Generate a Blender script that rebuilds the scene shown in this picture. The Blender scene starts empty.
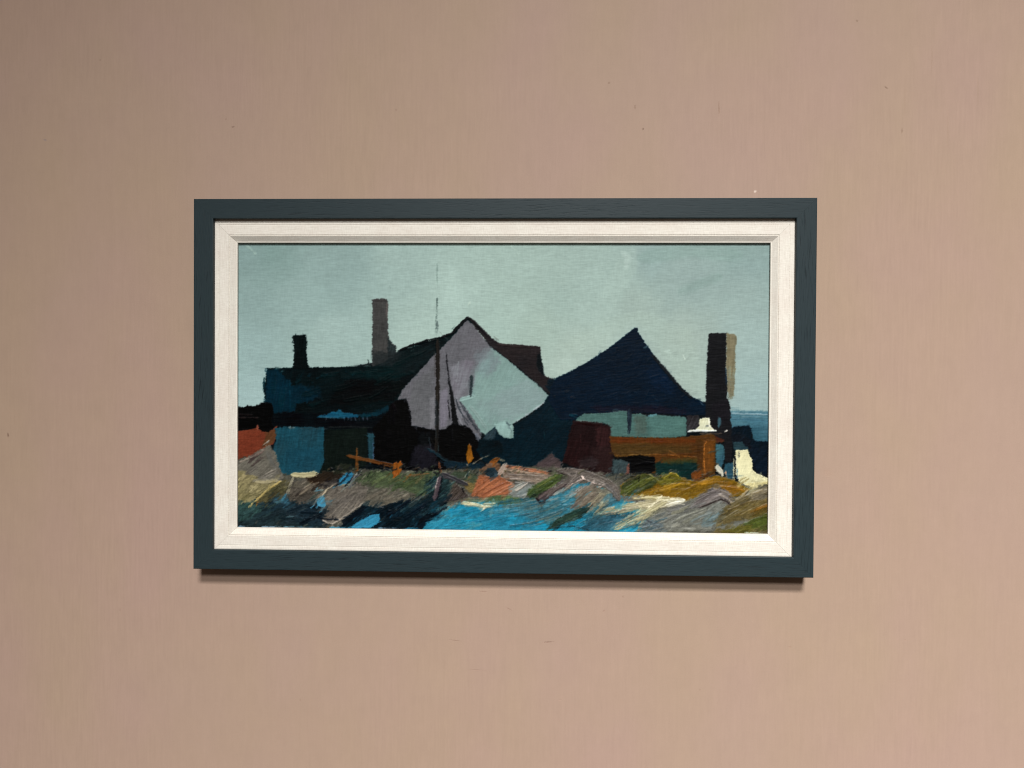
import bpy, math, random
import numpy as np

# ------------------------------------------------------------------ basics
sc = bpy.context.scene
COL = sc.collection
ZC = 1.50                      # height of the picture centre above the floor (m)
W, H = 0.6212, 0.3743           # outside size of the dark frame
LIP = 0.0199                   # width of the dark rail seen from the front
DEPTH = 0.026                  # frame face stands this far off the wall
YF = -DEPTH                    # y of the frame face (wall surface is y = 0)
F_PX = 769.5
K_LIGHT = 1.0                  # irradiance factor used to turn seen colour into albedo


def lin(c):
    c = np.asarray(c, float) / 255.0
    return np.where(c <= 0.04045, c / 12.92, ((c + 0.055) / 1.055) ** 2.4)


def lin4(c, k=1.0):
    l = lin(c) * k
    return (float(l[0]), float(l[1]), float(l[2]), 1.0)


# ------------------------------------------------------------------ camera
def cam_axes():
    rx, ry, rz = [math.radians(v) for v in (-0.643, -0.336, 1.925)]
    c, s = math.cos, math.sin
    Rz = np.array([[c(rz), -s(rz), 0], [s(rz), c(rz), 0], [0, 0, 1]])
    Rx = np.array([[1, 0, 0], [0, c(rx), -s(rx)], [0, s(rx), c(rx)]])
    Ry = np.array([[c(ry), 0, s(ry)], [0, 1, 0], [-s(ry), 0, c(ry)]])
    return Rz @ Rx @ Ry


R_CAM = cam_axes()
P_CAM = np.array([0.0375, YF - 0.7667, ZC + 0.0110])
cam_d = bpy.data.cameras.new('camera')
cam_d.sensor_fit = 'HORIZONTAL'
cam_d.sensor_width = 36.0
cam_d.lens = F_PX / 1024.0 * 36.0
cam_d.clip_start = 0.01
cam_d.clip_end = 100.0
cam = bpy.data.objects.new('camera', cam_d)
COL.objects.link(cam)
from mathutils import Matrix, Vector
Xa, Ya, Za = R_CAM[:, 0], R_CAM[:, 1], R_CAM[:, 2]
m = Matrix.Identity(4)
for i in range(3):
    m[i][0] = Xa[i]; m[i][1] = Za[i]; m[i][2] = -Ya[i]; m[i][3] = P_CAM[i]
cam.matrix_world = m
sc.camera = cam


# ------------------------------------------------------------------ node helpers
def new_mat(name):
    mt = bpy.data.materials.new(name)
    mt.use_nodes = True
    nt = mt.node_tree
    return mt, nt, nt.nodes['Principled BSDF']


def N(nt, typ, **kw):
    n = nt.nodes.new(typ)
    for k, v in kw.items():
        if hasattr(n, k) and not isinstance(v, dict):
            try:
                setattr(n, k, v)
                continue
            except Exception:
                pass
        n.inputs[k].default_value = v
    return n


def noise(nt, vec, scale, detail=3, rough=0.5, stretch=(1, 1, 1)):
    mp = nt.nodes.new('ShaderNodeMapping')
    mp.inputs['Scale'].default_value = stretch
    nt.links.new(vec, mp.inputs['Vector'])
    n = nt.nodes.new('ShaderNodeTexNoise')
    n.inputs['Scale'].default_value = scale
    n.inputs['Detail'].default_value = detail
    n.inputs['Roughness'].default_value = rough
    nt.links.new(mp.outputs[0], n.inputs['Vector'])
    return n.outputs['Fac']


def math_n(nt, op, a, b=None, clamp=False):
    n = nt.nodes.new('ShaderNodeMath')
    n.operation = op
    n.use_clamp = clamp
    for i, v in enumerate((a, b)):
        if v is None:
            continue
        if isinstance(v, (int, float)):
            n.inputs[i].default_value = v
        else:
            nt.links.new(v, n.inputs[i])
    return n.outputs[0]


def maprange(nt, v, a, b, c, d):
    n = nt.nodes.new('ShaderNodeMapRange')
    n.inputs['From Min'].default_value = a
    n.inputs['From Max'].default_value = b
    n.inputs['To Min'].default_value = c
    n.inputs['To Max'].default_value = d
    nt.links.new(v, n.inputs['Value'])
    return n.outputs[0]


def mix(nt, fac, a, b, mode='MIX'):
    n = nt.nodes.new('ShaderNodeMix')
    n.data_type = 'RGBA'
    n.blend_type = mode
    for s, v in ((0, fac), (6, a), (7, b)):
        if isinstance(v, (int, float)):
            n.inputs[s].default_value = v
        elif isinstance(v, tuple):
            n.inputs[s].default_value = v
        else:
            nt.links.new(v, n.inputs[s])
    return n.outputs[2]


def bump(nt, height, strength, dist, normal=None):
    n = nt.nodes.new('ShaderNodeBump')
    n.inputs['Strength'].default_value = strength
    n.inputs['Distance'].default_value = dist
    nt.links.new(height, n.inputs['Height'])
    if normal is not None:
        nt.links.new(normal, n.inputs['Normal'])
    return n.outputs[0]


# ------------------------------------------------------------------ wall
def wall_material():
    mt, nt, p = new_mat('wall_paint')
    geo = nt.nodes.new('ShaderNodeNewGeometry')
    pos = geo.outputs['Position']
    big = noise(nt, pos, 3.2, 2, 0.5)
    big2 = noise(nt, pos, 7.0, 3, 0.5, (1, 1, 0.6))
    fine = noise(nt, pos, 1.0, 3, 0.6, (420, 420, 26))
    mid = noise(nt, pos, 1.0, 3, 0.55, (130, 130, 12))
    grain = noise(nt, pos, 900, 2, 0.5)
    c = mix(nt, maprange(nt, big, 0.38, 0.62, 0, 1), lin4((163, 139, 124)), lin4((164, 138, 125)))
    c = mix(nt, maprange(nt, big2, 0.35, 0.65, 0, 1), c, lin4((163, 140, 121)))
    v = math_n(nt, 'ADD', maprange(nt, mid, 0.3, 0.7, -0.010, 0.010), math_n(nt, 'MULTIPLY', maprange(nt, fine, 0.3, 0.7, -0.036, 0.036), maprange(nt, noise(nt, pos, 3.3, 3, 0.6), 0.4, 0.65, 0.25, 1.0)))
    v = math_n(nt, 'ADD', v, maprange(nt, grain, 0.3, 0.7, -0.025, 0.025))
    v = math_n(nt, 'ADD', v, maprange(nt, noise(nt, pos, 130, 3, 0.6, (1, 1, 0.5)), 0.3, 0.7, -0.014, 0.014))
    v = math_n(nt, 'ADD', v, maprange(nt, noise(nt, pos, 28, 3, 0.55), 0.3, 0.7, -0.014, 0.014))
    v = math_n(nt, 'ADD', v, 1.0)
    vm = nt.nodes.new('ShaderNodeVectorMath'); vm.operation = 'SCALE'
    nt.links.new(c, vm.inputs[0]); nt.links.new(v, vm.inputs['Scale'])
    c = vm.outputs[0]
    # small scuffs, nicks and chips in the paint: (x, z, rx, rz, tilt deg, colour, strength)
    sep = nt.nodes.new('ShaderNodeSeparateXYZ'); nt.links.new(pos, sep.inputs[0])
    h_marks = None
    for (px, py, rx, rz, ang, colr, st) in WALL_MARKS:
        w = wall_pt(px, py)
        a = math.radians(ang)
        dx = math_n(nt, 'SUBTRACT', sep.outputs['X'], float(w[0]))
        dz = math_n(nt, 'SUBTRACT', sep.outputs['Z'], float(w[2]))
        u = math_n(nt, 'ADD', math_n(nt, 'MULTIPLY', dx, math.cos(a) / rx), math_n(nt, 'MULTIPLY', dz, math.sin(a) / rx))
        q = math_n(nt, 'ADD', math_n(nt, 'MULTIPLY', dx, -math.sin(a) / rz), math_n(nt, 'MULTIPLY', dz, math.cos(a) / rz))
        d = math_n(nt, 'SQRT', math_n(nt, 'ADD', math_n(nt, 'MULTIPLY', u, u), math_n(nt, 'MULTIPLY', q, q)))
        d = math_n(nt, 'ADD', d, maprange(nt, grain, 0.3, 0.7, -0.45, 0.45))
        f = maprange(nt, d, 0.35, 1.2, st * .75, 0.0)
        c = mix(nt, f, c, lin4(colr))
        h_marks = f if h_marks is None else math_n(nt, 'ADD', h_marks, f)
    nt.links.new(c, p.inputs['Base Color'])
    # brush drag: upright ridges, stronger in patches
    mask = maprange(nt, noise(nt, pos, 4.5, 2, 0.5, (1, 1, 0.55)), 0.44, 0.68, 0.15, 1.0)
    ridg = noise(nt, pos, 1.0, 4, 0.65, (300, 300, 11))
    pits = noise(nt, pos, 160, 3, 0.55)
    hgt = math_n(nt, 'MULTIPLY', ridg, mask)
    hgt = math_n(nt, 'ADD', hgt, math_n(nt, 'MULTIPLY', pits, 0.35))
    hgt = math_n(nt, 'SUBTRACT', hgt, math_n(nt, 'MULTIPLY', h_marks, 0.7))
    nt.links.new(bump(nt, hgt, 0.42, 0.0005), p.inputs['Normal'])
    p.inputs['Roughness'].default_value = 0.7
    p.inputs['Specular IOR Level'].default_value = 0.25
    return mt


def ray(px, py):
    d = R_CAM @ np.array([(px - 512) / F_PX, 1.0, (384 - py) / F_PX])
    return d


def plane_pt(px, py, y):
    d = ray(px, py)
    t = (y - P_CAM[1]) / d[1]
    return P_CAM + t * d


def wall_pt(px, py):
    return plane_pt(px, py, 0.0)


MM = 0.001
WALL_MARKS = [
    (45, 140, 2.2*MM, .9*MM, -20, (120, 115, 125), .55), (233, 127, 1.8*MM, .9*MM, 10, (112, 88, 74), .8),
    (226, 119, 1.2*MM, .7*MM, 60, (128, 102, 88), .6),
    (8, 435, 1.1*MM, 2.4*MM, 12, (96, 72, 58), .85), (609, 83, 1.2*MM, 1.0*MM, 0, (120, 95, 78), .8),
    (643, 129, 1.1*MM, 1.3*MM, 0, (108, 86, 72), .85), (635, 107, 1.0*MM, 2.2*MM, 4, (128, 104, 86), .7),
    (719, 108, .9*MM, 7*MM, 2, (140, 113, 94), .7), (755, 191.5, 1.5*MM, 1.1*MM, 40, (235, 218, 205), .95),
    (857, 21, 1.1*MM, 1.3*MM, 0, (125, 105, 85), .8), (886, 87.5, 2.2*MM, .9*MM, -35, (118, 96, 78), .85),
    (902, 131, 1.0*MM, 2.6*MM, 0, (130, 106, 88), .7), (396, 110, 1.0*MM, 1.0*MM, 0, (140, 112, 96), .7),
    (828, 473, 5.5*MM, 4.5*MM, 0, (165, 138, 120), .55), (548, 642, 5*MM, .55*MM, 4, (110, 78, 66), .9),
    (455, 640.5, 7*MM, .5*MM, -6, (140, 112, 98), .75), (477, 670, 8*MM, .5*MM, -3, (150, 120, 106), .6),
    (604, 611, 1.5*MM, .9*MM, 40, (150, 118, 104), .7), (509, 609, 3.5*MM, .6*MM, -30, (146, 116, 102), .7),
    (790, 647, 1.2*MM, 1.2*MM, 0, (158, 128, 110), .7), (623, 597, 1.1*MM, 1.1*MM, 0, (140, 110, 96), .7),
    (483, 591.5, 4*MM, .6*MM, 0, (138, 108, 94), .7), (203, 330, .8*MM, 5*MM, 2, (150, 124, 108), .4),
    (950, 300, .8*MM, 9*MM, 1, (168, 142, 122), .45), (978, 90, .7*MM, 16*MM, 1, (150, 126, 106), .45),
    (932, 60, .7*MM, 14*MM, -1, (148, 124, 104), .45), (948, 130, .7*MM, 20*MM, 0, (152, 128, 108), .45),
    (905, 100, .7*MM, 18*MM, 0, (150, 126, 106), .4), (560, 700, 2*MM, .6*MM, 10, (168, 138, 122), .5),
    (300, 700, 1.1*MM, 1.1*MM, 0, (150, 122, 106), .6), (120, 610, 1.0*MM, 1.6*MM, 0, (150, 122, 106), .5),
    (100, 60, .9*MM, .9*MM, 0, (112, 94, 80), .6), (700, 690, .9*MM, .9*MM, 0, (150, 122, 106), .6),
    (975, 520, .9*MM, 1.2*MM, 0, (160, 130, 112), .6), (905, 640, 1.3*MM, .8*MM, 0, (162, 132, 114), .5),
]


def link_mesh(name, verts, faces, mat, parent=None, uvs=None, smooth=False):
    me = bpy.data.meshes.new(name)
    me.from_pydata(verts, [], faces)
    if uvs is not None:
        ul = me.uv_layers.new(name='UVMap')
        for li, l in enumerate(me.loops):
            ul.data[li].uv = uvs[l.vertex_index]
    me.materials.append(mat)
    if smooth:
        me.polygons.foreach_set('use_smooth', [True] * len(me.polygons))
    me.update()
    o = bpy.data.objects.new(name, me)
    COL.objects.link(o)
    if parent:
        o.parent = parent
    return o


# wall: an upright slab reaching well past the frame of the photograph
nx, nz = 24, 18
wv, wf = [], []
x0, x1, z0, z1 = -2.4, 2.4, 0.0, 2.8
for y in (0.0, 0.12):
    wv += [(x0, y, z0), (x1, y, z0), (x1, y, z1), (x0, y, z1)]
wf = [(0, 1, 2, 3), (7, 6, 5, 4), (0, 4, 5, 1), (1, 5, 6, 2), (2, 6, 7, 3), (3, 7, 4, 0)]
wall = link_mesh('wall', wv, wf, wall_material())
wall['kind'] = 'structure'


# ------------------------------------------------------------------ the picture as one thing
pic = bpy.data.objects.new('framed_painting', None)
COL.objects.link(pic)
pic.location = (0, 0, ZC)
pic.empty_display_size = 0.1
pic['label'] = 'landscape-format abstract painting of dark gabled houses in a slate blue frame with cream linen slip'
pic['category'] = 'painting'


def frame_material():
    mt, nt, p = new_mat('slate_blue_painted_wood')
    uv = nt.nodes.new('ShaderNodeUVMap').outputs[0]
    warp = noise(nt, uv, 9, 2, 0.5)
    cmb = nt.nodes.new('ShaderNodeCombineXYZ')
    sep = nt.nodes.new('ShaderNodeSeparateXYZ'); nt.links.new(uv, sep.inputs[0])
    vv = math_n(nt, 'ADD', sep.outputs['Y'], math_n(nt, 'MULTIPLY', warp, 0.020))
    nt.links.new(sep.outputs['X'], cmb.inputs[0]); nt.links.new(vv, cmb.inputs[1])
    nt.links.new(sep.outputs['Z'], cmb.inputs[2])
    g = noise(nt, cmb.outputs[0], 1.0, 4, 0.6, (34, 800, 1))
    g2 = noise(nt, cmb.outputs[0], 1.0, 3, 0.5, (75, 1500, 1))
    pore = maprange(nt, g, 0.54, 0.68, 0, 1)
    patch = maprange(nt, noise(nt, uv, 5.5, 2, 0.5), 0.36, 0.60, 0.3, 1.0)
    pore = math_n(nt, 'MULTIPLY', pore, patch)
    tone = mix(nt, maprange(nt, g2, 0.3, 0.7, 0, 1), lin4((34, 46, 50)), lin4((40, 52, 56)))
    c = mix(nt, math_n(nt, 'MULTIPLY', pore, 0.75), tone, lin4((19, 27, 31)))
    nt.links.new(c, p.inputs['Base Color'])
    h = math_n(nt, 'SUBTRACT', math_n(nt, 'MULTIPLY', g2, 0.25), pore)
    nt.links.new(bump(nt, h, 0.35, 0.0003), p.inputs['Normal'])
    p.inputs['Roughness'].default_value = 0.48
    p.inputs['Specular IOR Level'].default_value = 0.16
    return mt


def slip_material():
    mt, nt, p = new_mat('cream_linen')
    uv = nt.nodes.new('ShaderNodeUVMap').outputs[0]
    long_ = noise(nt, uv, 1.0, 3, 0.6, (70, 1300, 1))       # threads along the rail
    cross = noise(nt, uv, 1.0, 3, 0.6, (1100, 180, 1))      # threads across it
    blot = noise(nt, uv, 40, 3, 0.5)
    h = math_n(nt, 'ADD', math_n(nt, 'MULTIPLY', long_, 0.9), math_n(nt, 'MULTIPLY', cross, 0.7))
    c = mix(nt, maprange(nt, h, 0.55, 1.02, 0, 1), lin4((207, 201, 190)), lin4((230, 226, 216)))
    c = mix(nt, maprange(nt, blot, 0.4, 0.7, 0, 0.25), c, lin4((204, 188, 178)))
    nt.links.new(c, p.inputs['Base Color'])
    nt.links.new(bump(nt, h, 0.5, 0.00025), p.inputs['Normal'])
    p.inputs['Roughness'].default_value = 0.85
    p.inputs['Specular IOR Level'].default_value = 0.15
    return mt


MFRAME, MSLIP = frame_material(), slip_material()


def rails(name, w, h, profile, mat, gap, ox=0.0, oz=0.0):
    """Four mitred rails. profile: list of (inset from the outer edge, y)."""
    corners = [(-1, -1), (1, -1), (1, 1), (-1, 1)]
    for k in range(4):
        a, b = corners[k], corners[(k + 1) % 4]
        dx, dz = (b[0] - a[0]) / 2, (b[1] - a[1]) / 2
        L = w if dx else h
        verts, uvs, faces = [], [], []
        n = len(profile)
        seg = 2
        s = 0.0
        S = [0.0]
        for i in range(1, n):
            s += math.dist(profile[i], profile[i - 1])
            S.append(s)
        for e in (0, 1):
            for i, (ins, y) in enumerate(profile):
                c = a if e == 0 else b
                t = gap * (1 if e == 0 else -1)
                x = c[0] * (w / 2 - ins) + dx * t
                z = c[1] * (h / 2 - ins) + dz * t
                verts.append((x + ox, y, z + oz))
                along = (x * dx + z * dz)
                uvs.append((along + k * 3.7, S[i] + k * 1.3))
        for i in range(n):
            j = (i + 1) % n
            faces.append((i, j, n + j, n + i))
        faces.append(tuple(range(n))[::-1])
        faces.append(tuple(range(n, 2 * n)))
        o = link_mesh(name, verts, faces, mat, pic, uvs)
        # outward facing normals
        import bmesh
        bm = bmesh.new(); bm.from_mesh(o.data)
        bmesh.ops.recalc_face_normals(bm, faces=bm.faces)
        bm.to_mesh(o.data); bm.free()


B = 0.0007   # softened arris
HANG = 0.003 # air gap behind the frame
frame_prof = [(0, -HANG), (0, YF + B), (B * .3, YF + B * .3), (B, YF), (LIP - B, YF), (LIP - B * .3, YF + B * .3),
              (LIP, YF + B), (LIP, YF + 0.0042), (LIP - 0.004, YF + 0.0042), (LIP - 0.004, -HANG)]
rails('frame_rail', W, H, frame_prof, MFRAME, 0.00003)

# linen slip: flat linen band, fine step, bevel down to the sight edge
ys = YF + 0.0050
SW, SH = W - 2 * (LIP - 0.002), H - 2 * (LIP - 0.002)
o0 = 0.002
slip_prof = [(0, ys + 0.004), (0, ys + .0004), (o0 + 0.0008, ys + .0002), (o0 + 0.0016, ys), (o0 + 0.0040, ys + .0001), (o0 + 0.0044, ys + .0004),
             (o0 + 0.0050, ys + .0001), (o0 + 0.0144, ys), (o0 + 0.0149, ys + 0.0007), (o0 + 0.0155, ys + 0.0003),
             (o0 + 0.0160, ys + 0.0006), (o0 + 0.0206, ys + 0.0040), (o0 + 0.0216, ys + 0.0042), (o0 + 0.0219, ys + 0.0047),
             (o0 + 0.0219, ys + 0.0066), (o0 + 0.012, ys + 0.0066), (o0 + 0.012, ys + 0.004)]
rails('slip_rail', SW, SH, slip_prof, MSLIP, 0.00008, -0.0005, -0.0009)
YP = ys + 0.0078      # painted face


# ------------------------------------------------------------------ the painted canvas
# Painted on a fine grid of vertices, stroke by stroke. Positions are sketch units (about one
# millimetre each) measured over the canvas.
RS = 2                                   # grid cells per sketch unit
X0, X1, Y0, Y1 = 234, 774, 240, 538
GW, GH = (X1 - X0) * RS, (Y1 - Y0) * RS
gx = X0 + (np.arange(GW) + 0.5) / RS
gy = Y0 + (np.arange(GH) + 0.5) / RS
IMG = np.zeros((GH, GW, 3))
HGT = np.zeros((GH, GW))
rng = np.random.default_rng(7)
LAT = rng.random((256, 256))


def vn(x, y, s=0):
    """smooth value noise, -1..1"""
    x = x + s * 17.31; y = y + s * 9.77
    xi = np.floor(x).astype(int); yi = np.floor(y).astype(int)
    fx = x - xi; fy = y - yi
    fx = fx * fx * (3 - 2 * fx); fy = fy * fy * (3 - 2 * fy)
    a = LAT[yi & 255, xi & 255]; b = LAT[yi & 255, (xi + 1) & 255]
    c = LAT[(yi + 1) & 255, xi & 255]; d = LAT[(yi + 1) & 255, (xi + 1) & 255]
    return ((a * (1 - fx) + b * fx) * (1 - fy) + (c * (1 - fx) + d * fx) * fy) * 2 - 1


def fbm(x, y, s=0, o=3):
    r, a, t = 0, 1, 0
    for i in range(o):
        r = r + a * vn(x * 2 ** i, y * 2 ** i, s + i * 3); t += a; a *= .55
    return r / t


def sstep(v, a, b):
    t = np.clip((v - a) / (b - a), 0, 1)
    return t * t * (3 - 2 * t)


def win(x0, y0, x1, y1, pad):
    i0 = max(0, int((x0 - pad - X0) * RS)); i1 = min(GW, int((x1 + pad - X0) * RS) + 2)
    j0 = max(0, int((y0 - pad - Y0) * RS)); j1 = min(GH, int((y1 + pad - Y0) * RS) + 2)
    if i1 <= i0 or j1 <= j0:
        return None
    return slice(j0, j1), slice(i0, i1)


SEED = [1]
GV = [1.3]          # how strongly bristle tracks show


def tint(col, col2, mixv, lum):
    c = np.asarray(col, float)[None, None, :]
    if col2 is not None:
        c = c + (np.asarray(col2, float)[None, None, :] - c) * mixv[..., None]
    return np.clip(c * (1 + lum[..., None]), 0, 255)


def weave(x, y):
    return vn(x * .25, y * 1.15, 3) * .6 + vn(x * 1.15, y * .3, 5) * .4


def P(pts, col, col2=None, rough=.6, soft=.45, ang=0, var=.10, a=1.0, dry=0.0, h=.10, fr=.55):
    """filled, brush-laid patch with an uneven edge"""
    SEED[0] += 1; sd_ = SEED[0]
    p = np.array(pts, float)
    w = win(p[:, 0].min(), p[:, 1].min(), p[:, 0].max(), p[:, 1].max(), 3 + rough * 2 + soft * 2)
    if w is None:
        return
    X, Y = np.meshgrid(gx[w[1]], gy[w[0]])
    d2 = np.full(X.shape, 1e9); ins = np.zeros(X.shape, bool)
    n = len(p)
    for i in range(n):
        ax, ay = p[i]; bx, by = p[(i + 1) % n]
        ex, ey = bx - ax, by - ay
        t = np.clip(((X - ax) * ex + (Y - ay) * ey) / (ex * ex + ey * ey + 1e-9), 0, 1)
        d2 = np.minimum(d2, (X - ax - t * ex) ** 2 + (Y - ay - t * ey) ** 2)
        if ay != by:
            c = ((ay > Y) != (by > Y)) & (X < (bx - ax) * (Y - ay) / (by - ay) + ax)
            ins ^= c
    sd = np.sqrt(d2) * np.where(ins, 1, -1)
    ca, sa = math.cos(math.radians(ang)), -math.sin(math.radians(ang))
    u = X * ca + Y * sa; v = -X * sa + Y * ca
    bf = .62 if GV[0] > 1.6 else 1.0
    br = fbm(u * .06, v * .9 * bf, sd_ + 1, 3)
    fi = fbm(u * .12, v * 1.7 * bf, sd_ + 4, 2)
    sd = sd + rough * (fbm(X * fr, Y * fr, sd_, 3) * 1.2 + .8 * weave(X, Y) + (.6 if GV[0] < 1.6 else 1.0) * br)
    al = sstep(sd, -soft * 1.5, soft * 1.5)
    lo = fbm(X * .05, Y * .05, sd_ + 2, 2)
    mixv = np.clip(.5 + .9 * lo + .45 * br, 0, 1)
    if dry > 0:
        al = al * sstep(br + .6 * weave(X, Y) + .9, dry * 2 - .2, dry * 2 + .3)
    al = al * a
    c = tint(col, col2, mixv, var * GV[0] * (br * .7 + .6 * fi + .3 * lo))
    IMG[w] = IMG[w] * (1 - al[..., None]) + c * al[..., None]
    ridge = np.exp(-((sd - .8) / .7) ** 2)
    HGT[w] = HGT[w] * (1 - al) + al * h * (1.0 + br * .8 + ridge * .7)


def S(pts, wd, col, col2=None, a=1.0, dry=.25, var=.12, h=.22, rough=.5, taper=(1, 1), soft=.5, bs=1.3):
    """one loaded brush or knife stroke along a line, with bristle tracks"""
    SEED[0] += 1; sd_ = SEED[0]
    p = np.array(pts, float)
    w = win(p[:, 0].min(), p[:, 1].min(), p[:, 0].max(), p[:, 1].max(), wd * .7 + 2)
    if w is None:
        return
    X, Y = np.meshgrid(gx[w[1]], gy[w[0]])
    best = np.full(X.shape, 1e9); U = np.zeros(X.shape); V = np.zeros(X.shape)
    seg = np.hypot(*(p[1:] - p[:-1]).T); tot = seg.sum(); acc = 0
    for i in range(len(p) - 1):
        ax, ay = p[i]; ex, ey = p[i + 1] - p[i]; L = seg[i] + 1e-9
        t = ((X - ax) * ex + (Y - ay) * ey) / L
        tc = np.clip(t, 0, L)
        d = np.hypot(X - ax - tc * ex / L, Y - ay - tc * ey / L)
        v = ((X - ax) * ey - (Y - ay) * ex) / L
        mk = d < best
        best = np.where(mk, d, best)
        tu = t if (i in (0, len(p) - 2)) else tc
        U = np.where(mk, acc + tu, U); V = np.where(mk, v, V)
        acc += L
    s = np.clip(U / tot, 0, 1)
    hw = wd / 2 * (taper[0] * (1 - s) + taper[1] * s)
    br = fbm(U * .07, V * bs, sd_, 3)
    over = np.maximum(np.maximum(-U, U - tot), 0)
    endd = np.minimum(U, tot - U) + hw * .45 + .3
    rnd = hw * (1 - np.sqrt(np.clip(endd / (hw * 1.6 + .8), 0, 1)))
    side = hw - rnd - np.abs(V) + rough * (fbm(U * .3, V * .3 + 5, sd_ + 1, 2) * 1.2 + .4 * weave(X, Y))
    end = hw * .35 + .3 - over + rough * (1.5 + wd * .12) * br
    al = sstep(np.minimum(side, end), -soft, soft)
    if dry > 0:
        th = dry * (.35 + 1.1 * s)
        al = al * sstep(br * .8 + .3 * weave(X, Y) + .75, th * 1.35 - .3, th * 1.35 + .3)
    al = al * a
    mixv = np.clip(.5 + 1.1 * br, 0, 1)
    c = tint(col, col2, mixv, var * GV[0] * br)
    IMG[w] = IMG[w] * (1 - al[..., None]) + c * al[..., None]
    ridge = np.exp(-((np.abs(V) - hw + .6) / .6) ** 2)
    HGT[w] = HGT[w] * (1 - al) + al * h * (1.0 + br * 1.1 + ridge * .9)


def smear(x0, y0, x1, y1, n, ang, spread, ln=(4, 12), wd=(1, 3.5), a=.75, jit=5, seed=0, lum=.08):
    """drag wet paint that is already there in short strokes"""
    r = random.Random(seed)
    for _ in range(n):
        x, y = r.uniform(x0, x1), r.uniform(y0, y1)
        sx = min(max(x + r.uniform(-jit, jit), X0 + 1), X1 - 1); sy = min(max(y + r.uniform(-jit, jit) * .7, Y0 + 1), Y1 - 1)
        c = IMG[int((sy - Y0) * RS), int((sx - X0) * RS)].copy()
        c = c * (1 + r.uniform(-lum, lum)) + r.uniform(-2, 2)
        an = math.radians(ang + r.gauss(0, spread)); L = r.uniform(*ln)
        dx, dy = math.cos(an) * L / 2, -math.sin(an) * L / 2
        k = r.uniform(-.12, .12)
        S([(x - dx, y - dy), (x + dy * k, y - dx * k), (x + dx, y + dy)], r.uniform(*wd), c, c * r.uniform(.8, 1.18), a, r.uniform(.1, .5), .12, r.uniform(.1, .3))


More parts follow.
